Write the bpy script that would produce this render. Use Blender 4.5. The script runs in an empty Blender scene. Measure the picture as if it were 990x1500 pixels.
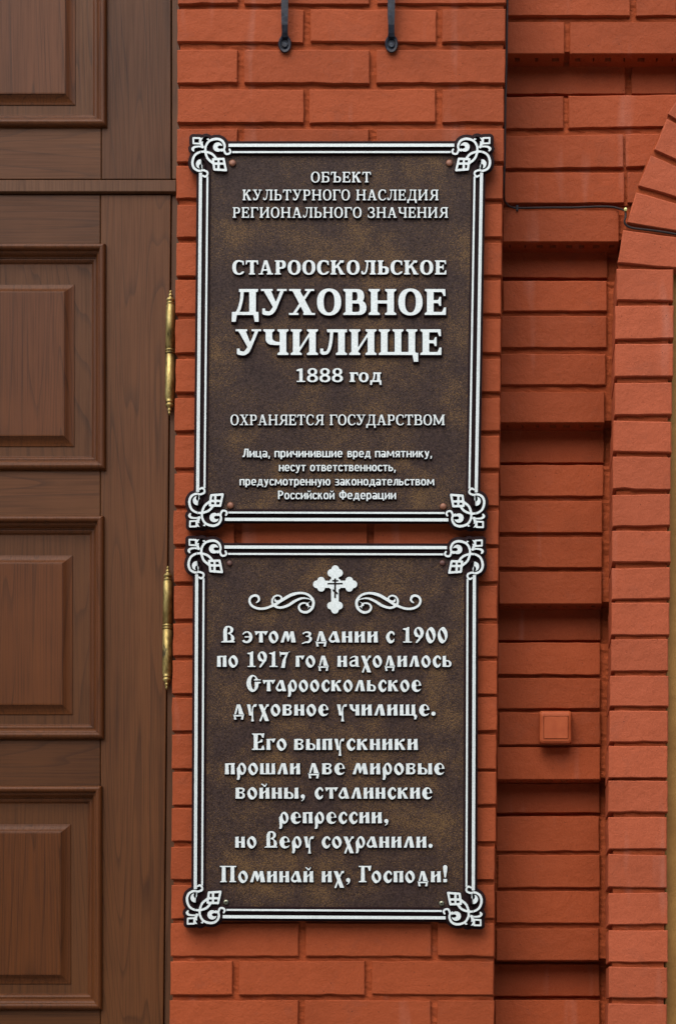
import bpy, bmesh, math, random
import numpy as np
from mathutils import Vector, Matrix, noise

# ================================================================ camera, sky, sun, exposure
SC = bpy.context.scene
COL = SC.collection
S, D, EYE = 0.00134, 2600.0, 1.60            # metres per photograph pixel on the pier face, viewing distance in those pixels, eye height
HX, HY = 760.0, 1530.0                       # where the level line of sight meets the pier face
cam_d = bpy.data.cameras.new('camera'); cam = bpy.data.objects.new('camera', cam_d); COL.objects.link(cam)
cam.location = (0, -D * S, EYE); cam.rotation_euler = (math.radians(90), 0, 0)
cam_d.sensor_fit = 'VERTICAL'; cam_d.sensor_height = 36; cam_d.lens = 36 * D / 1500
cam_d.shift_y = (HY - 750) / 1500; cam_d.shift_x = (495 - HX) / 1500; cam_d.clip_start = .05; cam_d.clip_end = 500
SC.camera = cam
SUN_EL, SUN_AZ = 52, -24                      # degrees above the horizon, degrees left of the facade's normal
w = bpy.data.worlds.new('World'); SC.world = w; w.use_nodes = True
nt = w.node_tree; bg = nt.nodes['Background']
sky = nt.nodes.new('ShaderNodeTexSky'); sky.sky_type = 'NISHITA'; sky.sun_disc = False
sky.sun_elevation = math.radians(SUN_EL); sky.sun_rotation = math.radians(180 - SUN_AZ)
sky.air_density = 1.0; sky.dust_density = 3.0; sky.ozone_density = 1.0
nt.links.new(sky.outputs[0], bg.inputs[0]); bg.inputs[1].default_value = 0.105
sl = bpy.data.lights.new('sun', 'SUN'); sl.energy = 1.1; sl.angle = math.radians(75); sl.color = (1, .95, .88)
sun = bpy.data.objects.new('sun', sl); COL.objects.link(sun)
sd = Vector((math.sin(math.radians(SUN_AZ)) * math.cos(math.radians(SUN_EL)), -math.cos(math.radians(SUN_AZ)) * math.cos(math.radians(SUN_EL)), math.sin(math.radians(SUN_EL))))
sun.rotation_euler = sd.to_track_quat('Z', 'Y').to_euler()
SC.view_settings.view_transform = 'Standard'; SC.view_settings.look = 'None'
SC.view_settings.exposure = 1.27; SC.view_settings.gamma = 1
R = random.Random(7)

def P(px, py, dep=0.0):
    """photograph pixel + depth behind the pier face (in the same pixels) -> metres in the place"""
    k = (1 + dep / D) * S
    return Vector(((px - HX) * k, dep * S, EYE + (HY - py) * k))

# ================================================================ materials
MATS = {}
class NT:
    def __init__(s, name, rough=.6, spec=.4, metal=0.):
        s.m = bpy.data.materials.new(name); s.m.use_nodes = True; s.t = s.m.node_tree; s.b = s.t.nodes['Principled BSDF']
        s.b.inputs['Roughness'].default_value = rough; s.b.inputs['Metallic'].default_value = metal
        s.b.inputs['Specular IOR Level'].default_value = spec; MATS[name] = s.m
    def n(s, ty, **k):
        o = s.t.nodes.new(ty)
        for a, v in k.items():
            if a in o.inputs: o.inputs[a].default_value = v
            else: setattr(o, a, v)
        return o
    def l(s, a, b): s.t.links.new(a, b)
    def coord(s, scale=(1, 1, 1), rot=(0, 0, 0), obj=True):
        if obj: c = s.n('ShaderNodeTexCoord').outputs['Object']
        else: c = s.n('ShaderNodeNewGeometry').outputs['Position']
        mp = s.n('ShaderNodeMapping'); mp.inputs['Scale'].default_value = scale; mp.inputs['Rotation'].default_value = rot
        s.l(c, mp.inputs[0]); return mp.outputs[0]
    def noise(s, vec, sc, det=4, rough=.55, dist=0.):
        o = s.n('ShaderNodeTexNoise'); o.inputs['Scale'].default_value = sc; o.inputs['Detail'].default_value = det
        o.inputs['Roughness'].default_value = rough; o.inputs['Distortion'].default_value = dist; s.l(vec, o.inputs['Vector']); return o.outputs['Fac']
    def ramp(s, fac, stops):
        o = s.n('ShaderNodeValToRGB'); e = o.color_ramp.elements
        while len(e) < len(stops): e.new(.5)
        for q, (p, c) in zip(e, stops): q.position = p; q.color = (*c, 1) if len(c) == 3 else c
        s.l(fac, o.inputs[0]); return o.outputs[0]
    def mix(s, f, a, b, mode='MIX'):
        o = s.n('ShaderNodeMix', data_type='RGBA', blend_type=mode)
        for v, i in ((f, 0), (a, 6), (b, 7)):
            if isinstance(v, (int, float)): o.inputs[i].default_value = v
            elif isinstance(v, tuple): o.inputs[i].default_value = (*v, 1)
            else: s.l(v, o.inputs[i])
        return o.outputs[2]
    def math(s, op, a, b=0.):
        o = s.n('ShaderNodeMath', operation=op)
        for v, i in ((a, 0), (b, 1)):
            if isinstance(v, (int, float)): o.inputs[i].default_value = v
            else: s.l(v, o.inputs[i])
        return o.outputs[0]
    def bump(s, h, strength, dist, prev=None):
        o = s.n('ShaderNodeBump'); o.inputs['Strength'].default_value = strength; o.inputs['Distance'].default_value = dist
        s.l(h, o.inputs['Height'])
        if prev: s.l(prev, o.inputs['Normal'])
        s.l(o.outputs[0], s.b.inputs['Normal']); return o.outputs[0]
    def col(s, c):
        if isinstance(c, tuple): s.b.inputs['Base Color'].default_value = (*c, 1)
        else: s.l(c, s.b.inputs['Base Color'])

def m_brick(name, base, var=.1, dirt=.5, rough=.62, grime=.24):
    s = NT(name, rough, .10); v = s.coord(obj=False)
    oi = s.n('ShaderNodeObjectInfo').outputs['Random']
    c = tuple(base); d = tuple(x * .88 for x in base); h = tuple(min(1, x * 1.06 + .002) for x in base)
    big = s.noise(v, 7, 5, .6); col = s.ramp(big, [(.30, d), (.5, c), (.72, h)])
    tone = s.math('ADD', s.math('MULTIPLY', oi, var * 2), 1 - var)
    cmb = s.n('ShaderNodeCombineColor'); [s.l(tone, cmb.inputs[i]) for i in range(3)]
    col = s.mix(1.0, col, cmb.outputs[0], 'MULTIPLY')
    fine = s.noise(v, 420, 3, .7); col = s.mix(.30, col, s.ramp(fine, [(.30, (.55, .52, .50)), (.62, (1.12, 1.1, 1.1))]), 'MULTIPLY')
    # soot and grime patches that stick to the paint
    gr = s.noise(v, 16, 6, .7, .6); col = s.mix(s.math('MULTIPLY', s.ramp(gr, [(.56, (0, 0, 0)), (.80, (1, 1, 1))]), grime), col, (.085, .045, .035))
    # rain streaks of lime
    st = s.noise(s.coord((9, 9, 1.3), obj=False), 2.2, 2.5, .5); lim = s.ramp(st, [(.63, (0, 0, 0)), (.80, (1, 1, 1))])
    col = s.mix(s.math('MULTIPLY', lim, .13), col, (.55, .38, .32))
    # pin holes
    vo = s.n('ShaderNodeTexVoronoi', feature='F1'); s.l(v, vo.inputs['Vector']); vo.inputs['Scale'].default_value = 74
    pin = s.ramp(vo.outputs['Distance'], [(.045, (1, 1, 1)), (.085, (0, 0, 0))]); gate = s.ramp(s.noise(v, 23, 2), [(.52, (0, 0, 0)), (.55, (1, 1, 1))])
    pg = s.math('MULTIPLY', pin, gate); col = s.mix(s.math('MULTIPLY', pg, .75), col, (.03, .012, .01)); s.col(col)
    n1 = s.bump(s.noise(v, 38, 5, .62), .6, .005)
    n2 = s.bump(s.noise(v, 300, 4, .7), .55, .0016, n1)
    s.bump(s.math('SUBTRACT', 1.0, pg), .6, .0015, n2)
    return s.m
def m_wood(name, vertical=True, c0=(.055, .0198, .0062), c1=(.089, .0345, .0115), c2=(.018, .008, .004), rough=.42, seed=0):
    s = NT(name, rough, .12)
    k = (1, 1, .055) if vertical else (.055, 1, 1)
    tc = s.coord(k, obj=False)
    off = s.n('ShaderNodeVectorMath', operation='ADD'); s.l(tc, off.inputs[0])
    oi = s.n('ShaderNodeObjectInfo').outputs['Random']; cb = s.n('ShaderNodeCombineXYZ'); [s.l(s.math('MULTIPLY', oi, 7.3 + 3 * i), cb.inputs[i]) for i in range(3)]
    s.l(cb.outputs[0], off.inputs[1]); v = off.outputs[0]
    fig = s.noise(v, 5.6, 2.4, .45, .35)
    wv = s.math('MULTIPLY', fig, 38.0); ring = s.math('FRACT', wv)
    line = s.ramp(ring, [(0.0, (0, 0, 0)), (.74, (.08, .08, .08)), (.95, (1, 1, 1)), (1.0, (0, 0, 0))])
    k2 = (1, 1, .02) if vertical else (.02, 1, 1)
    pores = s.noise(s.coord(k2, obj=False), 330, 3, .6)
    col = s.ramp(s.noise(v, 3.2, 4, .6), [(.3, c0), (.7, c1)])
    col = s.mix(s.math('MULTIPLY', line, .50), col, c2)
    col = s.mix(.55, col, s.ramp(pores, [(.32, (.50, .47, .46)), (.52, (1.0, 1.0, 1.0)), (.70, (1.22, 1.2, 1.18))]), 'MULTIPLY')
    cl = s.noise(s.coord(obj=False), 5, 3); col = s.mix(s.math('MULTIPLY', s.ramp(cl, [(.4, (0, 0, 0)), (.7, (1, 1, 1))]), .3), col, tuple(x * 1.25 for x in c1))
    tn = s.math('ADD', s.math('MULTIPLY', oi, .22), .89); cc = s.n('ShaderNodeCombineColor'); [s.l(tn, cc.inputs[i]) for i in range(3)]; col = s.mix(1.0, col, cc.outputs[0], 'MULTIPLY')
    s.col(col)
    s.b.inputs['Coat Weight'].default_value = .02; s.b.inputs['Coat Roughness'].default_value = .28
    s.l(s.ramp(pores, [(.3, (rough + .12,) * 3), (.7, (rough,) * 3)]), s.b.inputs['Roughness'])
    n1 = s.bump(line, -.12, .0006); s.bump(pores, .16, .0006, n1)
    return s.m
RED = (.272, .0570, .0180)
m_brick('painted_brick', RED)
m_brick('painted_mortar', (.280, .0580, .0180), 0, .5, .8, .25)
m_brick('painted_brick_pale', (.318, .0745, .0315))  # paler, pinker brick paint for the pilaster and arch
m_wood('wood_vertical', True); m_wood('wood_horizontal', False)
m_wood('wood_moulding', True, (.056, .0175, .0048), (.094, .031, .0085), (.02, .008, .003), .36)
m_wood('wood_frame', True, (.062, .027, .012), (.095, .043, .020), (.03, .014, .007), .45)
s = NT('silver_paint', .45, .4, .0); v = s.coord(obj=False)
s.col(s.mix(s.math('MULTIPLY', s.ramp(s.noise(v, 26, 6, .7), [(.52, (0, 0, 0)), (.72, (1, 1, 1))]), .30), s.ramp(s.noise(v, 300, 3, .6), [(.3, (.47, .53, .52)), (.7, (.63, .70, .685))]), (.33, .34, .30))); s.bump(s.noise(v, 700, 3), .12, .0005)
s = NT('bronze_edge', .55, .07); v = s.coord(obj=False)
s.col(s.ramp(s.noise(v, 120, 3), [(.3, (.010, .004, .005)), (.7, (.018, .0075, .008))])); s.bump(s.noise(v, 500, 3), .2, .0004)
s = NT('bronze_field', .5, .09); v = s.coord(obj=False)
patch = s.noise(v, 9, 5, .62, .4); g = s.noise(v, 430, 2.5, .75); g2 = s.noise(v, 240, 3, .7)
thr = s.math('ADD', g, s.math('MULTIPLY', s.math('SUBTRACT', patch, .5), .62))
spk = s.ramp(thr, [(.52, (0, 0, 0)), (.66, (1, 1, 1))])
base = s.ramp(g2, [(.35, (.016, .009, .0078)), (.65, (.045, .028, .0235))])
base = s.mix(s.math('MULTIPLY', s.ramp(patch, [(.40, (0, 0, 0)), (.68, (1, 1, 1))]), .18), base, (.046, .029, .019))
s.col(s.mix(s.math('MULTIPLY', spk, .68), base, (.170, .096, .034)))
n1 = s.bump(s.noise(v, 420, 3, .6), .55, .0014); s.bump(s.noise(v, 60, 3), .2, .002, n1)
s = NT('brass', .45, .5, .8); v = s.coord((1, 1, .5), obj=False)
s.col(s.ramp(s.noise(v, 70, 5, .65), [(.32, (.040, .031, .013)), (.46, (.24, .18, .058)), (.70, (.46, .37, .14))])); s.bump(s.noise(v, 300, 3), .15, .0006)
s = NT('dark_iron', .48, .18, .0); v = s.coord(obj=False)
s.col(s.ramp(s.noise(v, 90, 4), [(.3, (.008, .009, .013)), (.58, (.018, .022, .032)), (.75, (.035, .055, .07))])); s.bump(s.noise(v, 160, 4), .5, .0012)
s = NT('cable_rubber', .6, .15); s.col((.026, .019, .018))
s = NT('copper_cap', .4, .4, .2); v = s.coord(obj=False); s.col(s.ramp(s.noise(v, 150, 3), [(.3, (.12, .042, .020)), (.7, (.19, .075, .036))]))
s = NT('dark_cap', .5, .4); s.col((.07, .026, .018))
s = NT('screw_zinc', .32, .5, .8); v = s.coord(obj=False); s.col(s.ramp(s.noise(v, 220, 3), [(.3, (.09, .10, .07)), (.7, (.26, .27, .20))]))
s = NT('tip_white', .4, .5); s.col((.75, .80, .30))
s = NT('switch_paint', .5, .12); v = s.coord(obj=False); s.col(s.ramp(s.noise(v, 45, 4), [(.3, (.29, .060, .020)), (.7, (.36, .085, .030))])); s.bump(s.noise(s.coord((1, 1, 1), (0, .8, 0), obj=False), 160, 4), .3, .001)
s = NT('ochre_plaster', .7, .3); v = s.coord(obj=False); s.col(s.ramp(s.noise(v, 12, 6, .65), [(.3, (.20, .095, .018)), (.7, (.30, .155, .035))])); s.bump(s.noise(v, 90, 4), .4, .003)
s = NT('reflection_block', .8, .3); s.col((.16, .13, .10))  # tone of the unseen block added for reflections
s = NT('pavement', .85, .2); v = s.coord(obj=False); s.col(s.ramp(s.noise(v, 3, 8, .7), [(.3, (.24, .225, .21)), (.7, (.38, .36, .34))])); s.bump(s.noise(v, 60, 5), .5, .004)
s = NT('gap_black', .9, .1); s.col((.006, .004, .004))

# ================================================================ object helpers
def tag(o, label=None, cat=None, group=None, kind=None):
    for k, v in (('label', label), ('category', cat), ('group', group), ('kind', kind)):
        if v: o[k] = v
    return o
ORG = {}                                          # world position of every object's origin
def thing(name, loc, label, cat, group=None):
    o = bpy.data.objects.new(name, None); o.empty_display_size = .05; COL.objects.link(o); o.location = loc
    ORG[o.name] = Vector(loc); return tag(o, label, cat, group)
def mesh(name, verts, faces, mat, parent=None, fm=None, smooth=False, kind=None, label=None):
    """verts in world metres; mat may be a list, fm then holds one index per face"""
    o0 = ORG[parent.name] if parent else Vector((0, 0, 0))
    me = bpy.data.meshes.new(name); me.from_pydata([tuple(Vector(v) - o0) for v in verts], [], faces)
    for m in (mat if isinstance(mat, (list, tuple)) else [mat]): me.materials.append(MATS[m])
    if fm: me.polygons.foreach_set('material_index', fm)
    if smooth: me.polygons.foreach_set('use_smooth', [True] * len(me.polygons))
    me.validate(); me.update()
    o = bpy.data.objects.new(name, me); COL.objects.link(o)
    if parent: o.parent = parent
    ORG[o.name] = o0; tag(o, label, kind=kind); return o
def fix_normals(o):
    bm = bmesh.new(); bm.from_mesh(o.data); bmesh.ops.recalc_face_normals(bm, faces=bm.faces); bm.to_mesh(o.data); bm.free(); return o
def boxv(x0, x1, y0, y1, z0, z1):
    return ([(x, y, z) for z in (z0, z1) for y in (y0, y1) for x in (x0, x1)], [(0, 1, 3, 2), (4, 6, 7, 5), (0, 4, 5, 1), (2, 3, 7, 6), (0, 2, 6, 4), (1, 5, 7, 3)])
def slab_px(x0, y0, x1, y1, d0, d1, bev=0.0):
    """a block whose FRONT face covers photograph pixels x0..x1, y0..y1 at depth d0 and that reaches back squarely to d1"""
    a, b = P(x0, y1, d0), P(x1, y0, d0); Y1 = d1 * S
    if not bev: return boxv(a.x, b.x, a.y, Y1, a.z, b.z)
    e = bev * S
    V = [(a.x + e, a.y, a.z + e), (b.x - e, a.y, a.z + e), (b.x - e, a.y, b.z - e), (a.x + e, a.y, b.z - e),
         (a.x, a.y + e, a.z), (b.x, a.y + e, a.z), (b.x, a.y + e, b.z), (a.x, a.y + e, b.z), (a.x, Y1, a.z), (b.x, Y1, a.z), (b.x, Y1, b.z), (a.x, Y1, b.z)]
    Fc = [(0, 1, 2, 3), (8, 11, 10, 9)]
    for k in range(4):
        n = (k + 1) % 4; Fc += [(k, 4 + k, 4 + n, n), (4 + k, 8 + k, 8 + n, 4 + n)]
    return V, Fc
def tube(pts, r, seg=8, closed=False):
    V, Fc = [], []; pts = [Vector(p) for p in pts]; up = None
    for i, p in enumerate(pts):
        t = (pts[min(i + 1, len(pts) - 1)] - pts[max(i - 1, 0)]).normalized()
        if up is None: up = t.orthogonal().normalized()
        up = (up - t * up.dot(t)).normalized(); s_ = t.cross(up); rr = r[i] if isinstance(r, (list, tuple)) else r
        for k in range(seg):
            a = 2 * math.pi * k / seg; V.append(p + (up * math.cos(a) + s_ * math.sin(a)) * rr)
    for i in range(len(pts) - 1):
        for k in range(seg): n = (k + 1) % seg; Fc.append((i * seg + k, i * seg + n, (i + 1) * seg + n, (i + 1) * seg + k))
    Fc += [tuple(range(seg))[::-1], tuple(range((len(pts) - 1) * seg, len(pts) * seg))]
    return V, Fc
# ---------------------------------------------------------------- letter shapes: signed distance drawing + contour following
class Pen:
    """A small 2D drawing board: shapes are added and cut as distance fields, outline() follows the zero line."""
    def __init__(s, x0, y0, x1, y1, step=1.5):
        s.x0, s.y0, s.st = x0, y0, step
        s.X, s.Y = np.meshgrid(np.arange(x0, x1 + step, step), np.arange(y0, y1 + step, step))
        s.d = np.full(s.X.shape, 50.0)
    def put(s, a): s.d = np.minimum(s.d, a); return s
    def cut(s, a): s.d = np.maximum(s.d, -a); return s
    def f_poly(s, pts):
        X, Y = s.X, s.Y; best = np.full(X.shape, 1e9); ins = np.zeros(X.shape, bool); n = len(pts)
        for i in range(n):
            ax, ay = pts[i]; bx, by = pts[(i + 1) % n]; ex, ey = bx - ax, by - ay
            L = ex * ex + ey * ey + 1e-12
            t = np.clip(((X - ax) * ex + (Y - ay) * ey) / L, 0, 1)
            best = np.minimum(best, (X - ax - t * ex) ** 2 + (Y - ay - t * ey) ** 2)
            if ay != by:
                c = ((ay <= Y) != (by <= Y)) & (X < ax + (Y - ay) * ex / ey); ins ^= c
        r = np.sqrt(best); return np.where(ins, -r, r)
    def f_ell(s, cx, cy, a, b, n=2.0, rot=0.0):
        c, q = math.cos(math.radians(rot)), math.sin(math.radians(rot))
        x = (s.X - cx) * c + (s.Y - cy) * q; y = -(s.X - cx) * q + (s.Y - cy) * c
        u, v = np.abs(x / a) + 1e-4, np.abs(y / b) + 1e-4
        f = (u ** n + v ** n) ** (1 / n)
        gx = f ** (1 - n) * u ** (n - 1) / a; gy = f ** (1 - n) * v ** (n - 1) / b
        return (f - 1) / np.maximum(np.hypot(gx, gy), 1e-3)
    def f_line(s, pts, smooth=True):
        if smooth and len(pts) > 2: pts = spline(pts)
        d = np.full(s.X.shape, 1e9)
        for (ax, ay, aw), (bx, by, bw) in zip(pts[:-1], pts[1:]):
            ex, ey = bx - ax, by - ay; L = ex * ex + ey * ey + 1e-12
            t = np.clip(((s.X - ax) * ex + (s.Y - ay) * ey) / L, 0, 1)
            d = np.minimum(d, np.hypot(s.X - ax - t * ex, s.Y - ay - t * ey) - (aw + (bw - aw) * t) / 2)
        return d
    def poly(s, *p): return s.put(s.f_poly(p))
    def cpoly(s, *p): return s.cut(s.f_poly(p))
    def box(s, x0, y0, x1, y1): return s.poly((x0, y0), (x1, y0), (x1, y1), (x0, y1))
    def cbox(s, x0, y0, x1, y1): return s.cpoly((x0, y0), (x1, y0), (x1, y1), (x0, y1))
    def ell(s, *a, **k): return s.put(s.f_ell(*a, **k))
    def cell(s, *a, **k): return s.cut(s.f_ell(*a, **k))
    def line(s, *p, **k): return s.put(s.f_line(list(p), **k))
    def cline(s, *p, **k): return s.cut(s.f_line(list(p), **k))
    def outline(s, tol=0.22):
        d = s.d.copy(); d[0, :] = d[-1, :] = 9; d[:, 0] = d[:, -1] = 9
        d[d == 0] = 1e-6
        neg = d < 0; ny, nx = d.shape
        code = (neg[:-1, :-1] * 1 + neg[:-1, 1:] * 2 + neg[1:, 1:] * 4 + neg[1:, :-1] * 8)
        jj, ii = np.nonzero((code > 0) & (code < 15))
        T = {1: [(3, 0)], 2: [(0, 1)], 3: [(3, 1)], 4: [(1, 2)], 5: [(3, 0), (1, 2)], 6: [(0, 2)], 7: [(3, 2)], 8: [(2, 3)],
             9: [(2, 0)], 10: [(0, 1), (2, 3)], 11: [(2, 1)], 12: [(1, 3)], 13: [(1, 0)], 14: [(0, 3)]}
        nxt = {}
        def key(j, i, e): return (j, i, 0) if e == 0 else (j, i + 1, 1) if e == 1 else (j + 1, i, 0) if e == 2 else (j, i, 1)
        for j, i in zip(jj.tolist(), ii.tolist()):
            for a, b in T[int(code[j, i])]: nxt[key(j, i, a)] = key(j, i, b)
        def pt(k):
            j, i, h = k; a = d[j, i]
            b = d[j, i + 1] if h == 0 else d[j + 1, i]; t = a / (a - b)
            return (s.x0 + (i + (t if h == 0 else 0)) * s.st, s.y0 + (j + (t if h else 0)) * s.st)
        out = []
        while nxt:
            k0 = next(iter(nxt)); k = k0; loop = []
            while k in nxt: loop.append(pt(k)); k = nxt.pop(k)
            if len(loop) > 5:
                r = simplify(loop, tol)
                if len(r) > 2: out.append(r)
        return out
def spline(pts, n=6):
    P = [pts[0]] + list(pts) + [pts[-1]]; out = []
    for i in range(1, len(P) - 2):
        for k in range(n):
            t = k / n
            out.append(tuple(0.5 * (2 * P[i][c] + (P[i + 1][c] - P[i - 1][c]) * t + (2 * P[i - 1][c] - 5 * P[i][c] + 4 * P[i + 1][c] - P[i + 2][c]) * t * t
                     + (3 * P[i][c] - P[i - 1][c] - 3 * P[i + 1][c] + P[i + 2][c]) * t ** 3) for c in range(len(P[i]))))
    out.append(tuple(pts[-1])); return out
def simplify(loop, tol):
    a = 0; b = max(range(len(loop)), key=lambda i: (loop[i][0] - loop[0][0]) ** 2 + (loop[i][1] - loop[0][1]) ** 2)
    def dp(p):
        if len(p) < 3: return p
        (x0, y0), (x1, y1) = p[0], p[-1]; L = math.hypot(x1 - x0, y1 - y0) + 1e-9
        m, k = 0, 0
        for i in range(1, len(p) - 1):
            e = abs((x1 - x0) * (y0 - p[i][1]) - (x0 - p[i][0]) * (y1 - y0)) / L
            if e > m: m, k = e, i
        if m < tol: return [p[0], p[-1]]
        return dp(p[:k + 1])[:-1] + dp(p[k:])
    return dp(loop[:b + 1])[:-1] + dp(loop[b:] + [loop[0]])[:-1]

# ---- slab-serif capitals, cap height 100; s = stem, t = thin stroke
F, O_ = 9, 8
def slab(ch, s, t):
    p = Pen(-14, -34, 150, 112)
    def serif(x, y, up, l=1, r=1, w=None):
        w = w or s
        d = 1 if up else -1                       # up: the foot serif at the bottom
        p.poly((x - O_ * l, y), (x + w + O_ * r, y), (x + w + O_ * r, y + d * F * .8), (x + w, y + d * (F + 4)), (x, y + d * (F + 4)), (x - O_ * l, y + d * F * .8))
    def stem(x, top=(1, 1), bot=(1, 1), y0=0, y1=100, w=None):
        w = w or s
        p.box(x, y0, x + w, y1)
        if top: serif(x, y1, 0, top[0], top[1], w)
        if bot: serif(x, y0, 1, bot[0], bot[1], w)
    def bowl(x, y0, y1, w, k=1.0):                # D-shaped bowl growing right from x, total width w
        cy, b = (y0 + y1) / 2, (y1 - y0) / 2
        q = Pen(-14, -34, 150, 112)
        q.ell(x + w - b * 1.05, cy, b * 1.05, b, n=2.4); q.box(x, y0, x + w - b * 1.05, y1)
        q.cell(x + w - b * 1.05 - 2, cy, b * 1.05 + 2 - s * k, b - t, n=2.4); q.cbox(x, y0 + t, x + w - b * 1.05 - 2, y1 - t)
        q.cbox(-20, -40, x, 120); p.put(q.d)
    def tick(x, y, d, h=24):                      # a vertical bar end, d = +1 above the bar / -1 below
        p.poly((x, y), (x - 8, y), (x - 8 - 3, y + d * 4), (x - 8, y + d * h), (x, y + d * h))
    if ch == 'О': W = 88; p.ell(44, 50, 44, 52, n=2.25); p.cell(44, 50, 44 - s, 52 - t * .95, n=2.25)
    elif ch == 'С':
        W = 80; p.ell(44, 50, 44, 52, n=2.25); p.cell(47, 50, 46 - s, 52 - t * .95, n=2.25)
        p.cpoly((50, 18), (110, 30), (110, 130), (62, 130), (62, 86), (50, 70)); p.cbox(80, -20, 130, 120)
        p.poly((56, 101), (78, 95), (79, 66), (69, 66), (66, 84), (56, 91)); p.cbox(60, 26, 110, 66)
    elif ch == 'Т':
        W = 84; stem((W - s) / 2, top=None); p.box(2, 100 - t, W - 2, 100)
        p.poly((0, 70), (8, 70), (14, 100 - t), (14, 100), (1, 100)); p.poly((W, 70), (W - 8, 70), (W - 14, 100 - t), (W - 14, 100), (W - 1, 100))
    elif ch == 'А':
        W = 98; a = s * 1.1; p.poly((12, 4), (12 + t, 4), (50, 90), (46, 100), (37, 100)); p.poly((37, 100), (59, 100), (90, 4), (90 - a, 4), (44, 82)); p.box(24, 27, 70, 27 + t * .85)
        p.box(0, 0, 34, F); p.box(90 - a - 9, 0, 98, F)
    elif ch in 'РЯ':
        W = 76 if ch == 'Р' else 86
        if ch == 'Р': stem(O_); bowl(O_ + s - 1, 40, 100, W - O_ - s)
        else:
            stem(8, top=(1, 1)); bowl(8 + s - 1, 42, 100, 80 - 8 - s)
            p.poly((36, 50), (60, 50), (84, 10), (94, F), (94, 0), (72, 0)); 
            p.d = p.d[:, ::-1]; p.d = np.roll(p.d, -int(round((150 - 94 - 14 + .0) / p.st)) - 0, axis=1); W = 94
    elif ch == 'К':
        W = 94; stem(O_); x = O_ + s
        p.poly((x - 2, 44), (x + 8, 44), (x + 42, 90), (x + 42, 100), (x + 34, 100), (x - 2, 58))
        p.poly((x + 8, 60), (x + 22, 66), (x + 58, 6), (x + 64, F), (x + 64, 0), (x + 30, 0))
        p.poly((x + 26, 100), (x + 26, 92), (x + 46, 80), (x + 56, 88), (x + 56, 100)); W = x + 64
    elif ch == 'Л':
        W = 98; stem(W - 8 - s, top=(0, 1)); p.box(26, 100 - t, W, 100); p.box(24, 100 - F, 40, 100)
        p.line((42, 92, t), (40, 60, t), (34, 26, t), (24, 9, t), (10, 8, 15)); p.box(0, 6, 13, 26); p.cbox(-20, -30, 40, 0)
    elif ch in 'ЬЪБ':
        x = 8 if ch != 'Ъ' else 30
        if ch == 'Ь': stem(x); bowl(x + s - 1, 0, 58, 70 - s); W = x + 69
        elif ch == 'Ъ':
            stem(x, top=(0, 1)); bowl(x + s - 1, 0, 58, 70 - s); p.box(2, 100 - t, x + 4, 100)
            p.poly((0, 68), (8, 68), (12, 100 - t), (12, 100), (1, 100)); W = x + 69
        else:
            stem(x, top=(1, 0)); bowl(x + s - 1, 0, 60, 72 - s); p.box(x, 100 - t, 74, 100); p.poly((76, 72), (68, 72), (64, 100 - t), (64, 100), (76, 100)); W = x + 71
    elif ch == 'Г': W = 78; stem(8, top=(1, 0)); p.box(8, 100 - t, 76, 100); p.poly((78, 68), (70, 68), (64, 100 - t), (64, 100), (77, 100))
    elif ch == 'Е':
        W = 78; stem(8, top=(1, 0), bot=(1, 0)); p.box(8, 100 - t, 74, 100); p.box(8, 0, 76, t); p.box(8, 45, 56, 45 + t)
        p.poly((76, 72), (68, 72), (62, 100 - t), (62, 100), (75, 100)); p.poly((78, 30), (69, 30), (62, t), (62, 0), (77, 0)); p.poly((60, 34), (53, 34), (48, 45), (48, 45 + t), (53, 70), (60, 70))
    elif ch == 'Н': W = 100; stem(8); stem(W - 8 - s); p.box(10, 50 - t / 2, W - 10, 50 + t / 2)
    elif ch == 'П': W = 100; stem(8); stem(W - 8 - s); p.box(10, 100 - t, W - 10, 100)
    elif ch == 'И': W = 100; stem(8); stem(W - 8 - s); p.poly((8 + s - 1, 12), (8 + s - 1, 30), (W - 7 - s, 88), (W - 7 - s, 70))
    elif ch == 'Ч':
        W = 92; stem(W - 8 - s); stem(8, bot=None, y0=58); q = Pen(-14, -34, 150, 112); q.ell(8 + 36, 66, 36, 28, n=2.6); q.cell(8 + s + 30, 70, 30, 28 - t + 4, n=2.6)
        q.cbox(8 + s, 70, 130, 130); q.cbox(-20, 72, 150, 130); p.put(q.d); p.box(40, 38, W - 12, 38 + t)
    elif ch in 'ШЩ':
        g = 24; W = 16 + 3 * s + 2 * g
        for k in range(3): stem(8 + k * (s + g), bot=(1 if k == 0 else 0, 1 if k == 2 else 0))
        p.box(8, 0, W - 8, t)
        if ch == 'Щ': p.poly((W - 20, 6), (W - 14, -26), (W + 3, -26), (W + 3, 10)); W += 3
    elif ch == 'Д':
        W = 98; stem(W - 10 - s, top=(0, 1), bot=None); p.box(26, 100 - t, W - 4, 100); p.line((38, 90, t), (36, 60, t), (28, 26, t), (18, 6, t))
        p.box(6, 0, W - 2, t); p.poly((0, -26), (16, -26), (20, 0), (20, t), (1, t)); p.poly((W, -26), (W - 16, -26), (W - 20, 0), (W - 20, t), (W - 1, t)); p.cbox(21, -30, W - 21, 0)
    elif ch == 'У':
        W = 94; p.poly((8, 96), (8 + s * 1.12, 96), (60, 36), (50, 18)); p.box(0, 100 - F, 44, 100); p.box(58, 100 - F, 94, 100)
        p.line((78, 96, t), (62, 54, t), (46, 20, t + 4), (32, 7, t + 3), (14, 9, t + 5)); p.box(5, 4, 17, 26); p.cbox(-20, 100, 120, 120)
    elif ch == 'Х':
        W = 94; a = s * 1.15; p.poly((10, 97), (10 + a, 97), (86, 3), (86 - a, 3)); p.poly((70, 97), (70 + t, 97), (24, 3), (24 - t, 3))
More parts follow.
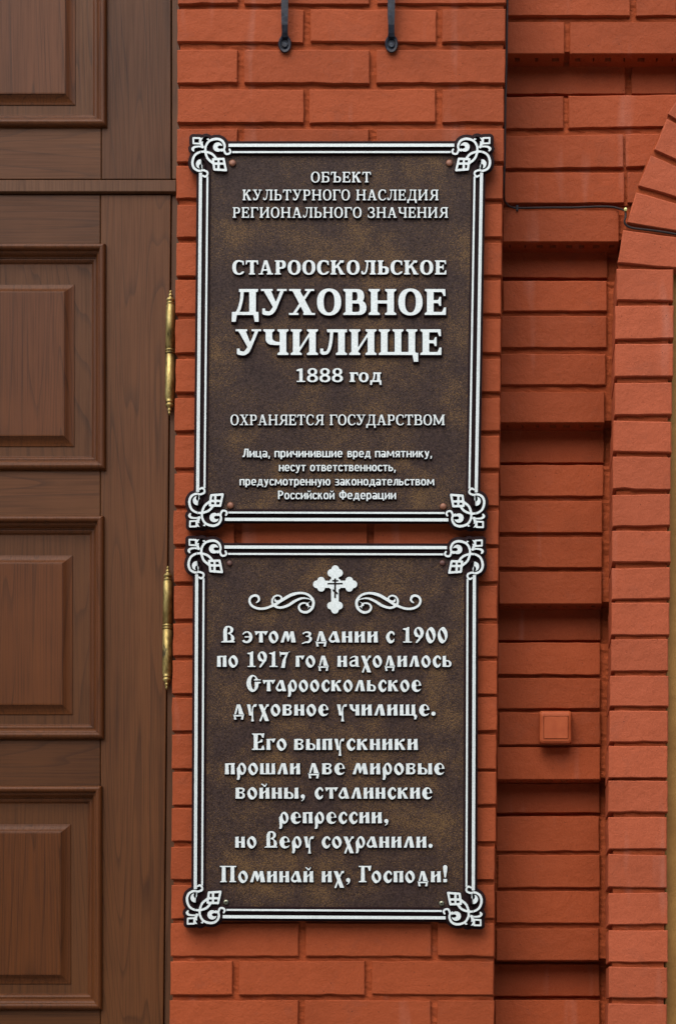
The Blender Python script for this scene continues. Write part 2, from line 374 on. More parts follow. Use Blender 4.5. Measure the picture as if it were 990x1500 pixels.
        for x0, x1, y in ((1, 44, 100 - F), (57, 92, 100 - F), (0, 36, 0), (51, 95, 0)): p.box(x0, y, x1, y + F)
    elif ch == 'З':
        W = 76; q = Pen(-14, -34, 150, 112); q.ell(36, 74, 34, 28, n=2.2); q.cell(30, 74, 34 - s * .7 , 28 - t, n=2.2); q.cbox(-20, 60, 24, 84); q.cbox(-20, 40, 26, 66)
        r = Pen(-14, -34, 150, 112); r.ell(36, 26, 38, 28, n=2.2); r.cell(30, 27, 38 - s * .7, 28 - t, n=2.2); r.cbox(-20, 24, 26, 60)
        p.put(q.d); p.put(r.d); p.box(24, 50 - t / 2 + 1, 50, 50 + t / 2 + 1); p.poly((4, 96), (4, 70), (12, 70), (17, 86), (17, 98)); p.poly((0, 6), (0, 30), (8, 30), (14, 12), (14, 2)); p.cbox(-20, -30, 0, 120)
    elif ch == 'В': W = 84; stem(8, top=(1, 0), bot=(1, 0)); bowl(6 + s, 50 - t * .5, 100, 70 - s); bowl(6 + s, 0, 50 + t * .5, 78 - s)
    elif ch == 'М':
        W = 120; stem(8, w=t + 3); stem(W - 8 - s, top=(0, 1)); p.poly((8, 100), (8 + s * .95, 100), (62, 26), (52, 8)); p.poly((W - 6 - s, 100), (W + 4 - s, 76), (64, 8), (52, 8), (56, 22)); 
    elif ch == '1': W = 66; p.box(22, 0, 22 + s * .95, 98); p.box(4, 0, 64, F); p.poly((22, 98), (22 + s * .9, 101), (22 + s * .9, 84), (4, 78), (2, 88))
    elif ch == '8':
        W = 78; p.ell(39, 75, 34, 27, n=2.2); p.ell(39, 26, 39, 28, n=2.2); p.cell(39, 75, 34 - s * .8, 27 - t * .9, n=2.1); p.cell(39, 26, 39 - s * .85, 28 - t * .95, n=2.1)
    elif ch == 'о': W = 72; p.ell(36, 35, 36, 37, n=2.2); p.cell(36, 35, 36 - s * .85, 37 - t * .9, n=2.2)
    elif ch == 'г': W = 62; stem(7, top=(1, 0), y1=71); p.box(7, 71 - t, 60, 71); p.poly((62, 46), (54, 46), (49, 71 - t), (49, 71), (61, 71))
    elif ch == 'д':
        W = 82; stem(W - 10 - s * .9, top=(0, 1), bot=None, y1=71, w=s * .9); p.box(22, 71 - t, W - 4, 71); p.line((32, 66, t), (30, 40, t), (24, 18, t), (16, 6, t))
        p.box(5, 0, W - 2, t); p.poly((0, -22), (14, -22), (18, 0), (18, t), (1, t)); p.poly((W, -22), (W - 14, -22), (W - 18, 0), (W - 18, t), (W - 1, t)); p.cbox(19, -30, W - 19, 0)
    else: raise KeyError(ch)
    return p, W

# ---- old Slavonic poster letters, cap height 100, small letters 68
def slav(ch):
    p = Pen(-14, -48, 120, 112); W = 64
    def leg(x, y0=0, y1=68, w=25, f=2): p.poly((x - f * .5, y0), (x + w + f * .5, y0), (x + w, y0 + 10), (x + w - 2, y1 - 8), (x + w + 1, y1 + 1), (x - 1, y1 - 1), (x + 1, y1 - 8), (x, y0 + 10))
    def almond(cx=30, cy=33, a=31, b=39, ia=10.5, ib=23, rot=22): p.ell(cx, cy, a, b, n=1.75, rot=-6); p.cell(cx, cy, ia, ib, n=1.7, rot=rot)
    if ch == 'н': leg(0); leg(38); p.box(20, 30, 44, 39)
    elif ch == 'и': leg(0); leg(38); p.poly((20, 26), (44, 46), (44, 57), (20, 37))
    elif ch == 'й':
        leg(0); leg(38); p.poly((20, 26), (44, 46), (44, 57), (20, 37)); p.line((17, 90, 7), (28, 80, 11), (33, 77, 11), (40, 82, 9), (45, 92, 5)); p.ell(17, 89, 5, 5)
    elif ch == 'п': leg(0); leg(36, w=25); p.poly((0, 60), (24, 58), (61, 60), (61, 70), (0, 67)); W = 61
    elif ch == 'о': almond(); W = 61
    elif ch == 'с':
        p.ell(31, 33, 31, 39, n=1.75, rot=-6); p.cell(38, 34, 15, 24, n=1.8, rot=8); p.cpoly((40, 26), (80, 14), (80, 60), (42, 52)); p.cbox(52, 0, 80, 70)
        p.line((44, 58, 13), (49, 53, 12), (49, 47, 8)); p.line((36, 4, 12), (46, 14, 9), (51, 21, 6)); W = 53
    elif ch == 'е':
        p.ell(32, 33, 32, 38, n=1.9, rot=0); p.cell(39, 48, 10, 13, n=1.8, rot=12); p.cpoly((30, 24), (44, 20), (80, 26), (80, 34), (44, 33), (31, 31)); p.cell(44, 20, 14, 11); p.cbox(56, 8, 90, 32)
        p.line((34, 2, 11), (48, 4, 9), (59, 13, 5)); W = 63
    elif ch == 'э':
        p.ell(32, 33, 32, 37, n=1.9); p.cell(26, 36, 17, 27, n=1.9); p.cbox(-20, 17, 24, 55); p.line((3, 10, 8), (12, 3, 8), (24, 0, 8)); p.line((6, 52, 10), (12, 59, 10), (24, 65, 10)); p.box(14, 30, 42, 39); W = 64
    elif ch == 'т':
        leg(28, y1=62); p.poly((4, 58), (28, 60), (53, 60), (80, 60), (84, 70), (4, 69)); p.poly((0, 70), (6, 50), (12, 42), (18, 52), (28, 60), (20, 69)); p.poly((84, 71), (74, 50), (66, 42), (62, 52), (52, 61), (64, 69)); W = 84
    elif ch == 'м': p.poly((0, 0), (24, 69), (46, 69), (55, 40), (62, 69), (82, 69), (96, 0), (66, 0), (63, 38), (51, 6), (43, 6), (31, 42), (21, 0)); W = 96
    elif ch == 'л': p.poly((0, 0), (20, 0), (34, 52), (36, 69), (26, 69)); p.poly((30, 69), (52, 69), (68, 0), (40, 0), (34, 48)); W = 68
    elif ch == 'д':
        p.poly((10, 6), (22, 6), (36, 52), (34, 69), (26, 69)); p.poly((28, 69), (48, 69), (70, 6), (38, 6), (35, 50)); p.poly((0, 12), (10, 4), (66, 4), (76, 12), (70, 0), (66, -25), (50, -25), (56, -6), (20, -6), (26, -25), (10, -25), (7, -2)); W = 76
    elif ch == 'а':
        p.poly((22, 69), (46, 69), (66, 0), (40, 0)); p.line((26, 64, 8), (10, 34, 13), (4, 20, 14), (12, 8, 15), (26, 6, 13), (40, 14, 9)); p.poly((10, 40), (34, 69), (22, 69), (6, 30)); p.cell(24, 26, 7, 13, rot=-14); W = 64
    elif ch == 'а2':
        p.poly((38, 69), (60, 64), (62, 8), (74, 0), (46, 0), (40, 12)); p.line((8, 52, 6), (20, 60, 8), (40, 66, 8)); p.line((40, 40, 10), (22, 36, 12), (10, 24, 16), (16, 8, 14), (36, 8, 12)); W = 68
    elif ch == 'в':
        leg(0, w=25); p.line((16, 64, 10), (44, 62, 12), (50, 52, 14), (40, 40, 9), (20, 38, 8)); p.line((20, 38, 8), (42, 34, 9), (50, 22, 17), (44, 8, 14), (18, 5, 10)); p.cbox(-9, -20, 90, -.5); W = 61
    elif ch == 'з':
        p.line((6, 56, 9), (18, 62, 9), (36, 63, 12), (46, 52, 17), (36, 40, 9), (24, 38, 8)); p.line((24, 38, 8), (40, 36, 9), (50, 22, 18), (38, 4, 14), (20, 2, 10), (0, -6, 7)); p.cbox(-20, -30, 20, -10); p.ell(7, 55, 6, 6); W = 62
    elif ch == 'г': leg(0); p.poly((0, 60), (52, 60), (56, 70), (0, 68)); p.poly((57, 71), (48, 50), (40, 42), (36, 52), (26, 60), (36, 69)); W = 57
    elif ch == 'х':
        p.poly((-2, 69), (24, 69), (64, -34), (38, -34)); p.line((56, 62, 12), (46, 56, 10), (34, 30, 10), (10, -30, 13), smooth=False); p.poly((44, 69), (64, 71), (62, 56), (46, 54)); p.cbox(-20, 71, 90, 90); W = 62
    elif ch == 'у':
        p.poly((0, 69), (24, 69), (27, 30), (36, 0), (14, 0), (10, 30)); p.line((34, 4, 9), (36, 40, 9), (42, 58, 10), (56, 64, 12)); p.poly((42, 69), (64, 71), (58, 52), (46, 54)); p.poly((31, 30), (40, 30), (42, -20), (46, -36), (26, -36), (30, -16)); W = 63
    elif ch == 'ч': leg(38); p.poly((0, 69), (24, 69), (26, 44), (44, 34), (44, 26), (24, 26), (8, 40)); W = 63
    elif ch == 'р': p.ell(33, 34, 27, 38, n=1.8); p.cell(33, 35, 9, 24, n=1.7, rot=14); p.poly((0, 36), (16, 58), (22, 40), (22, -18), (16, -34), (0, -34), (4, -16)); W = 60
    elif ch == 'к': leg(0); p.line((24, 34, 9), (38, 54, 11), (56, 62, 12)); p.poly((42, 68), (64, 70), (58, 52), (46, 52)); p.poly((26, 38), (40, 44), (68, 0), (42, 0)); W = 67
    elif ch in 'ьы':
        leg(0); p.line((20, 38, 8), (40, 36, 10), (50, 22, 17), (46, 6, 12), (20, 4, 9)); p.cbox(-9, -20, 90, -.5); W = 61
        if ch == 'ы': leg(63); W = 88
    elif ch in 'шщ':
        for x in (0, 35, 70): leg(x, w=24)
        p.box(4, 0, 90, 8); W = 94
        if ch == 'щ': p.poly((76, 4), (98, 8), (106, -4), (98, -24), (86, -24), (88, -8)); W = 104
    elif ch == '.': p.ell(13, 12, 13.5, 13.5); W = 27
    elif ch == ',': p.ell(15, 14, 13.5, 13.5); p.line((22, 12, 14), (18, -4, 8), (6, -14, 4)); W = 29
    elif ch == '!': p.poly((9, 28), (19, 28), (27, 76), (28, 96), (20, 106), (8, 106), (0, 96), (1, 76)); p.poly((2, 0), (26, 0), (26, 21), (2, 21)); W = 28
    elif ch == '1': p.poly((19, 0), (45, 0), (43, 70), (44, 95), (34, 95), (20, 86), (21, 60)); p.poly((0, 80), (8, 88), (22, 88), (40, 97), (22, 74)); p.box(4, -1, 60, 7); W = 60
    elif ch == '9': p.ell(32, 62, 32, 34, n=1.85); p.cell(30, 64, 9, 22, n=1.7, rot=22); p.poly((60, 60), (60, 40), (22, -4), (10, -2), (18, 14), (36, 32)); p.cpoly((14, 20), (14, 34), (30, 34)); W = 64
    elif ch == '0': p.ell(31, 45, 32, 51, n=1.75, rot=-4); p.cell(31, 45, 10, 33, n=1.7, rot=20); W = 63
    elif ch == '7': p.poly((0, 88), (10, 90), (66, 90), (66, 96), (58, 84), (44, 50), (36, -6), (10, -6), (20, 40), (40, 74), (10, 74), (6, 62)); p.poly((0, 94), (8, 96), (10, 60), (4, 62)); W = 64
    elif ch == 'В':
        p.poly((14, 4), (38, 4), (36, 60), (38, 92), (22, 90), (13, 70)); p.line((20, 78, 12), (30, 94, 12), (50, 96, 11), (62, 82, 19), (58, 64, 14), (42, 56, 8)); p.line((42, 56, 8), (58, 48, 9), (67, 28, 21), (62, 10, 14), (30, 5, 10)); p.poly((-2, 0), (80, 0), (80, 8), (8, 10)); p.cbox(-14, -30, 110, -.5); W = 80
    elif ch == 'С':
        p.ell(40, 48, 40, 53, n=1.9); p.cell(48, 50, 17, 40, n=2.1, rot=4); p.cpoly((54, 58), (110, 58), (110, 67), (54, 67)); p.cpoly((46, 22), (64, 52), (50, 52)); p.cbox(78, 20, 120, 100)
        p.poly((44, 67), (58, 65), (92, 66), (96, 72), (76, 74), (64, 86), (56, 76)); p.poly((52, 58), (92, 58), (94, 50), (80, 46), (66, 10), (46, 0), (54, 30)); W = 92
    elif ch == 'Е':
        p.poly((14, 0), (42, 0), (40, 50), (42, 100), (14, 100), (16, 50)); p.poly((0, 101), (80, 102), (78, 92), (10, 92)); p.poly((2, 0), (82, 0), (80, 8), (6, 9))
        p.poly((82, 103), (76, 72), (66, 76), (58, 93), (68, 100)); p.poly((82, 0), (78, 28), (68, 28), (60, 8), (66, 0)); p.line((38, 46, 7), (52, 50, 8), (64, 60, 13)); p.line((38, 44, 7), (52, 48, 8), (66, 52, 10)); W = 82
    elif ch == 'П':
        for x in (12, 66): p.poly((x, 4), (x + 26, 4), (x + 25, 96), (x + 1, 96))
        p.box(0, 92, 104, 101); p.poly((0, 0), (46, 0), (42, 9), (6, 9)); p.poly((58, 0), (104, 0), (100, 9), (62, 9)); W = 104
    elif ch == 'Г':
        p.poly((16, 4), (42, 4), (40, 96), (18, 96)); p.poly((0, 101), (82, 101), (80, 91), (4, 92)); p.poly((0, 0), (54, 0), (50, 9), (6, 9)); p.poly((83, 103), (76, 68), (66, 70), (58, 92), (68, 100)); W = 82
    else: raise KeyError(ch)
    return p, W

# ---- condensed humanist sans for the small print, cap height 100, small letters 74
def sans(ch):
    p = Pen(-14, -34, 140, 112, 1.6); s = 17; t = 14; X = 74
    def st(x, y0=0, y1=X, w=s): p.box(x, y0, x + w, y1)
    def ring(cx, a=28, open_=None, y0=-1.5, y1=X + 1.5, k=s):
        q = Pen(-14, -34, 140, 112, 1.6); cy, b = (y0 + y1) / 2, (y1 - y0) / 2
        q.ell(cx, cy, a, b, n=2.5); q.cell(cx, cy, a - k, b - t, n=2.3)
        if open_: q.cbox(*open_)
        p.put(q.d)
    W = 56
    if ch == 'и': st(0); st(39); p.poly((15, 8), (15, 27), (41, 66), (41, 47))
    elif ch == 'й': st(0); st(39); p.poly((15, 8), (15, 27), (41, 66), (41, 47)); p.line((16, 98, 10), (19, 89, 10), (28, 86, 10), (37, 89, 10), (40, 98, 10))
    elif ch == 'н': st(0); st(39); p.box(10, 31, 45, 44)
    elif ch == 'п': st(0); st(39); p.box(5, X - t, 50, X)
    elif ch == 'ц': st(0); st(39); p.box(5, 0, 62, t); p.box(50, -17, 63, t); W = 63
    elif ch == 'ш': st(0); st(35); st(70); p.box(5, 0, 80, t); W = 87
    elif ch == 'т': st(18, w=s); p.box(0, X - t, 53, X); W = 53
    elif ch == 'г': st(0); p.box(5, X - t, 42, X); W = 42
    elif ch == 'о': ring(28)
    elif ch == 'с': ring(28, open_=(34, 20, 90, 54)); p.cbox(50, 10, 90, 64); W = 50
    elif ch == 'е': ring(28, open_=(30, 16, 90, 34)); p.box(12, 31, 54, 42); p.cbox(49, -5, 90, 31)
    elif ch == 'з':
        q = Pen(-14, -34, 140, 112, 1.6); q.ell(21, 54, 25, 22, n=2.3); q.cell(17, 54, 14, 10, n=2.2); q.cbox(-20, 42, 12, 64)
        r = Pen(-14, -34, 140, 112, 1.6); r.ell(21, 20, 27, 22, n=2.3); r.cell(17, 20, 15, 10, n=2.2); r.cbox(-20, 11, 12, 34); p.put(q.d); p.put(r.d); p.cbox(-20, -10, 0, 90); W = 48
    elif ch == 'р': st(0, -22); ring(27, 27); p.cbox(-20, X - 3, 4, 90)
    elif ch == 'а': st(35, 0, 58); ring(22, 23, y0=-1.5, y1=44); p.line((7, 66, 12), (20, 69, 13), (36, 66, 14), (43, 56, 16)); p.cbox(-14, 57, 3, 90); W = 52
    elif ch == 'в': st(0); p.line((10, X - 7, 13), (34, X - 7, 14), (40, 56, 16), (32, 42, 13), (10, 41, 12)); p.line((10, 38, 12), (36, 37, 13), (44, 22, 17), (36, 8, 14), (10, 7, 14)); p.cbox(-14, -9, 0, 90); W = 52
    elif ch == 'ь': st(0); p.line((10, 44, 13), (34, 43, 14), (43, 25, 17), (34, 8, 14), (10, 7, 14)); p.cbox(-14, -9, 0, 90); W = 52
    elif ch == 'д': st(40, 5); p.box(0, 0, 66, t); p.box(0, -18, 13, t); p.box(53, -18, 66, t); p.box(20, X - t, 56, X); p.poly((20, X), (34, X), (28, 24), (24, t - 2), (10, t - 2), (17, 36)); W = 66
    elif ch == 'л': st(38); p.box(16, X - t, 54, X); p.poly((16, X), (31, X), (29, 26), (20, 4), (0, -2), (0, 13), (12, 24)); W = 55
    elif ch == 'Л': p.box(46, 0, 65, 100); p.box(20, 86, 60, 100); p.poly((20, 100), (36, 100), (33, 36), (23, 5), (0, -2), (0, 14), (14, 32)); W = 65
    elif ch == 'м': p.poly((4, X), (20, X), (16, 0), (0, 0)); p.poly((60, X), (76, X), (80, 0), (64, 0)); p.poly((4, X), (20, X), (46, 16), (34, 16)); p.poly((60, X), (76, X), (46, 16), (34, 16)); W = 80
    elif ch == 'ч': st(37); p.line((8, X - 5, 16), (8, 50, 17), (18, 36, 15), (40, 34, 14)); p.cbox(-20, X, 80, 99); W = 54
    elif ch == 'я': st(35); q = Pen(-14, -34, 140, 112, 1.6); p.line((42, X - 7, 14), (18, X - 7, 14), (9, 50, 16), (18, 35, 14), (42, 33, 12)); p.poly((0, 0), (18, 0), (34, 34), (20, 36)); W = 52
    elif ch == 'к': st(0); p.poly((14, 34), (22, 32), (50, X), (32, X), (14, 44)); p.poly((18, 42), (30, 50), (54, 0), (35, 0)); W = 54
    elif ch == 'у': p.poly((0, X), (17, X), (36, 18), (26, -2)); p.line((45, X + 4, 16), (33, 18, 16), (22, -12, 14), (8, -16, 12), smooth=False); p.cbox(-20, X, 80, 99); W = 54
    elif ch == 'ю': st(0); p.box(10, 31, 34, 44); ring(54, 27); W = 81
    elif ch == 'Р': p.box(0, 0, 19, 100); p.line((12, 93, 14), (36, 92, 15), (50, 70, 19), (36, 47, 15), (12, 46, 14)); W = 60
    elif ch == 'Ф': p.box(30, -4, 48, 106); q = Pen(-14, -34, 140, 112, 1.6); q.ell(39, 51, 39, 38, n=2.4); q.cell(39, 51, 22, 25, n=2.3); p.put(q.d); W = 78
    elif ch == ',': p.poly((4, 17), (22, 17), (14, -18), (2, -18)); W = 22
    else: raise KeyError(ch)
    return p, W
# ================================================================ the setting: pavement and the plain wall behind and around
v, f = boxv(-40, 40, -60, 14, -.3, 0.0); mesh('pavement', v, f, 'pavement', kind='structure')
v, f = boxv(-3.6, 4.2, 190 * S, .75, 0, 4.6); mesh('facade_wall', v, f, 'painted_mortar', kind='structure')

v, f = boxv(-22, 26, -19, -13.5, 0, 7.2); mesh('unseen_reflection_block', v, f, 'reflection_block', kind='structure')  # unseen block, added so the door and metal have something dark to reflect

# ================================================================ bricks
def brick_mesh(quad, d0, d1, parent, mat='painted_brick', cores=0):
    """quad: four photograph points of the front face (top-left, top-right, bottom-right, bottom-left)"""
    q = [Vector((x, y)) for x, y in quad]; long_ = (q[1] - q[0]).length; high = (q[3] - q[0]).length
    na, nb = max(3, min(11, int(long_ / 16))), 3
    ring = []
    dd = R.uniform(-1.1, 1.1); tilt = R.uniform(-.8, .8)
    for a, b, n in ((q[0], q[1], na), (q[1], q[2], nb), (q[2], q[3], na), (q[3], q[0], nb)):
        for k in range(n):
            j = .26 if k == 0 else .28
            ring.append(a.lerp(b, k / n) + Vector((R.gauss(0, j), R.gauss(0, j))))
    if R.random() < .45:                                   # a chipped lower arris
        k = na + nb + R.randrange(1, na); ring[k] += Vector((0, -R.uniform(.5, 1.2)))
    c = sum(ring, Vector((0, 0))) / len(ring); n = len(ring); V = []
    e = R.uniform(.9, 1.5)
    for p in ring:
        u = (p - c); fx = 1 - e / max(abs(long_ / 2), 1); fy = 1 - e / (high / 2)
        V.append(P(c.x + u.x * fx, c.y + u.y * fy, d0 + dd + tilt * u.x / long_))
    outer = [P(p.x, p.y, d0 + dd + e * .9) for p in ring]; V += outer
    V += [Vector((o.x, d1 * S, o.z)) for o in outer]
    Fc = [tuple(range(n))[::-1]]
    for k in range(n):
        m = (k + 1) % n; Fc.append((k, m, n + m, n + k)); Fc.append((n + k, n + m, 2 * n + m, 2 * n + k))
    ob = mesh('brick', V, Fc, mat, parent)
    return ob
def cored_brick(x0, y0, x1, y1, d0, d1, parent, dc, mat='painted_brick'):
    """a perforated brick whose underside shows: real pockets in the bottom face between depth d0 and dc"""
    a, b = P(x0, y1, d0), P(x1, y0, d0); Y0, Y1 = d0 * S, d1 * S; e = .0014
    V, Fc, M = [], [], []
    def quad(*p): i = len(V); V.extend(p); Fc.append((i, i + 1, i + 2, i + 3))
    xs0, xs1, z0, z1 = a.x, b.x, a.z, b.z
    quad((xs0 + e, Y0, z0 + e), (xs1 - e, Y0, z0 + e), (xs1 - e, Y0, z1 - e), (xs0 + e, Y0, z1 - e))
    F4 = [(xs0, Y0 + e, z0), (xs1, Y0 + e, z0), (xs1, Y0 + e, z1), (xs0, Y0 + e, z1)]; I4 = [(xs0 + e, Y0, z0 + e), (xs1 - e, Y0, z0 + e), (xs1 - e, Y0, z1 - e), (xs0 + e, Y0, z1 - e)]
    for k in range(4): m = (k + 1) % 4; quad(I4[k], F4[k], F4[m], I4[m])
    quad((xs0, Y0 + e, z1), (xs1, Y0 + e, z1), (xs1, Y1, z1), (xs0, Y1, z1)); quad((xs0, Y0 + e, z0), (xs0, Y0 + e, z1), (xs0, Y1, z1), (xs0, Y1, z0)); quad((xs1, Y0 + e, z0), (xs1, Y1, z0), (xs1, Y1, z1), (xs1, Y0 + e, z1))
    quad((xs0, Y1, z0), (xs0, Y1, z1), (xs1, Y1, z1), (xs1, Y1, z0))
    L = xs1 - xs0; nh = max(2, int(L / .029)); ya, yb = Y0 + (dc - d0) * S * .34, Y0 + (dc - d0) * S * .62
    quad((xs0, Y0 + e, z0), (xs0, ya, z0), (xs1, ya, z0), (xs1, Y0 + e, z0)); quad((xs0, yb, z0), (xs0, Y1, z0), (xs1, Y1, z0), (xs1, yb, z0))
    prev = xs0
    for k in range(nh):
        cx = xs0 + L * (k + .5) / nh + R.uniform(-.002, .002); hw = R.choice((.0015, .003, .005, .006, .007)); h0, h1 = cx - hw, cx + hw
        quad((prev, ya, z0), (prev, yb, z0), (h0, yb, z0), (h0, ya, z0)); zt = z0 + R.uniform(.006, .03)
        quad((h0, ya, z0), (h0, yb, z0), (h0, yb, zt), (h0, ya, zt)); quad((h1, ya, z0), (h1, ya, zt), (h1, yb, zt), (h1, yb, z0))
        quad((h0, ya, z0), (h0, ya, zt), (h1, ya, zt), (h1, ya, z0)); quad((h0, yb, z0), (h1, yb, z0), (h1, yb, zt), (h0, yb, zt)); quad((h0, ya, zt), (h0, yb, zt), (h1, yb, zt), (h1, ya, zt)); prev = h1
    quad((prev, ya, z0), (prev, yb, z0), (xs1, yb, z0), (xs1, ya, z0))
    return mesh('brick', V, Fc, mat, parent)
def mortar(name, pts_px, d0, d1, parent, mat='painted_mortar'):
    """bumpy mortar block; pts_px = list of (y, x_left, x_right) rows, front at depth d0"""
    V, Fc = [], []; rows = []
    for (ya, la, ra), (yb, lb, rb) in zip(pts_px[:-1], pts_px[1:]):
        n = max(1, int((yb - ya) / 4.5))
        rows += [(ya + (yb - ya) * k / n, la + (lb - la) * k / n, ra + (rb - ra) * k / n) for k in range(n)]
    rows.append(pts_px[-1]); nx = max(4, int((rows[0][2] - rows[0][1]) / 9))
    for y, l, r in rows:
        for i in range(nx + 1):
            x = l + (r - l) * i / nx; j = noise.noise(Vector((x * .045, y * .11, 3.1))) * 1.6 + R.uniform(-.8, .8)
            V.append(P(x, y, d0 + j))
    w_ = nx + 1; nr = len(rows)
    for j in range(nr - 1):
        for i in range(nx): a = j * w_ + i; Fc.append((a, a + w_, a + w_ + 1, a + 1))
    loop = [i for i in range(w_)] + [j * w_ + nx for j in range(1, nr)] + [(nr - 1) * w_ + i for i in range(nx - 1, -1, -1)] + [j * w_ for j in range(nr - 2, 0, -1)]
    b0 = len(V); V += [Vector((V[i].x, d1 * S, V[i].z)) for i in loop]; m = len(loop)
    for k in range(m): n = (k + 1) % m; Fc.append((loop[k], loop[n], b0 + n, b0 + k))
    Fc.append(tuple(range(b0, b0 + m))[::-1])
    return mesh(name, V, Fc, mat, parent)

# ---- the pier that carries the plaques
pl_l = lambda y: 261.5 - 12.0 * y / 1500                 # left and right edge of the pier in photograph pixels
pr_l = lambda y: 740.5 - 18.0 * min(y, 1500) / 1500 - (1.5 * math.sin(max(0, min(y, 1500)) / 1500 * math.pi))
pier = thing('brick_pier', P(495, 2716, 0), 'flat brick-red painted pier between the wooden door and the recess, carrying both plaques', 'brick pier')
tops = [(-54, 5.5), (14, 61.5), (73, 121.5), (131, 179.5), (189, 237), (243.5, 291.5), (299.7, 347.5), (356, 404), (410.5, 459), (468, 517), (526, 574), (583.5, 631), (638.5, 686),
        (694, 740.5), (748.5, 798), (804, 852), (858.5, 906.5), (913.5, 961), (968, 1016), (1021.8, 1070), (1076, 1126), (1131, 1179), (1184.3, 1233), (1240, 1288), (1297, 1345.5), (1352, 1401), (1408, 1457), (1465.5, 1513)]
tops = [(-110 - 56 * 1, -62 - 56), (-110, -62)] + tops + [(1521 + 56 * k, 1569 + 56 * k) for k in range(4)]
for i, (y0, y1) in enumerate(tops):
    A = (i % 2 == 0); ym = (y0 + y1) / 2; sh = -8.0 * ym / 1500
    js = [(348 + .5, 358), (541.5, 552)] if A else [(445, 454.5), (638.5, 648)]
    xs = [pl_l(ym) + R.uniform(-.8, .8)] + [x + sh + R.uniform(-.7, .7) for j in js for x in j] + [pr_l(ym) + R.uniform(-.8, .8)]
    for k in range(0, len(xs), 2):
        a, b = xs[k], xs[k + 1]; t = R.uniform(-.6, .6)
        brick_mesh([(a + .15, y0 + t), (b + .2, y0 - t), (b - .2, y1 - t + R.uniform(-.5, .5)), (a - .2, y1 + t + R.uniform(-.5, .5))], 0, 88, pier)
mortar('mortar', [(-170, pl_l(-170) + 3.5, pr_l(-170) - 3.5), (1740, pl_l(1740) + 3.5, pr_l(1740) - 3.5)], 5.8, 98, pier)
v, f = slab_px(pl_l(1740) - 6, 1740, 735, 2716, -12, 98); mesh('plinth', v, f, 'painted_mortar', pier)

# ---- the recessed wall with a sunk course every fifth row
D1, D2 = 98.0, 134.0
rec = thing('recessed_wall', P(815, 2716, D1), 'darker red brick wall set back between pier and arch, every fifth course sunk deeper', 'brick wall')
rows = [(-130, -86, 'p', [(912, 919)]), (-80, -32, 'p', [(830, 838)]), (-24.5, 23, 'p', [(922, 931)]), (32, 78.5, 'c', [(826, 834)]), (86, 138, 's', [(915, 924)]), (142.5, 189, 'p', [(824.5, 832)]),
        (199.5, 247, 'p', [(912, 916)]), (253, 297.5, 'p', [(914, 918)]), (308, 354, 'c', []), (360, 407, 's', []),
        (411.7, 455.8, 'p', []), (463, 509, 'p', []), (518.6, 564, 'p', []), (574, 619, 'c', []), (625, 678, 's', []),
        (681.3, 726.8, 'p', []), (734, 780, 'p', []), (787, 831, 'p', []), (837.6, 884.5, 'c', []), (890, 938, 's', []),
        (941.6, 988, 'p', []), (993.6, 1037.7, 'p', []), (1043.6, 1091, 'p', []), (1094.5, 1141.7, 'c', []), (1147, 1191, 's', []),
        (1196, 1246.6, 'p', []), (1252.4, 1300, 'p', []), (1305.8, 1352, 'p', []), (1360, 1406.8, 'c', []), (1412, 1459.5, 's', []),
        (1465, 1511, 'p', []), (1517, 1563, 'p', []), (1570, 1616, 'p', []), (1622, 1668, 'c', []), (1674, 1720, 's', [])]
rl = lambda y: np.interp(y, [0, 300, 430, 700, 1100, 1400, 1500], [743, 737, 735.3, 731, 728.5, 725.8, 724.5])
rr = lambda y: np.interp(y, [0, 300, 430, 600, 800, 1100, 1500], [890, 890, 889, 885, 881.5, 877.5, 877])
for y0, y1, ty, js in rows:
    ym = (y0 + y1) / 2; l = rl(ym) + R.uniform(-1, 1.5); r = rr(ym) + R.uniform(-1.2, 1.2)
    if ym < 300: r = 1085
    elif ym < 350: r = 906
    if ty == 's' and ym > 200: r += 0
    xs = [l if ty != 's' else l - 8] + [x for j in js for x in j]
    if ym < 300: xs += [1000 + (20 if int(ym) % 2 else -10), 1008 + (20 if int(ym) % 2 else -10)]
    xs += [r]; sl_ = -2.5 if ym < 260 and ty == 'p' and ym > 100 else 0      # the laid courses climb a little to the right under the arch
    for k in range(0, len(xs), 2):
        a, b = xs[k], xs[k + 1]; q = lambda x: sl_ * (x - 740) / 170
        if ty == 'c': cored_brick(a, y0, b, y1, D1, D2 + 30, rec, D2)
        else:
            d = D1 if ty == 'p' else D2
            brick_mesh([(a, y0 + q(a)), (b, y0 + q(b)), (b, y1 + q(b)), (a, y1 + q(a))], d, D2 + 30 if ty == 'p' else 180, rec)
# mortar: one block behind each group of laid courses, another behind the sunk courses
grp, cur = [], []
for row in rows:
    if row[2] == 's': grp.append(cur); cur = []
    else: cur.append(row)
grp.append(cur)
for g in grp:
    if not g: continue
    a, b = g[0][0] + 1.5, g[-1][1] - 3
    if a < 300 < b: mortar('mortar', [(a, rl(a) - 8, 1085), (301, rl(300) - 8, 1085)], D1 + 6.5, D2 + 28, rec); a = 301.5
    rx = (lambda y: 1085) if b < 300 else (lambda y: 930) if b < 360 else (lambda y: rr(y) + 15)
    mortar('mortar', [(a, rl(a) - 8, rx(a)), (b, rl(b) - 8, rx(b))], D1 + (6.5 if a != 301.5 else 9), D2 + 28, rec)
mortar('mortar', [(-140, 700, 1080), (1730, 690, 1080)], D2 + 7, 189, rec)

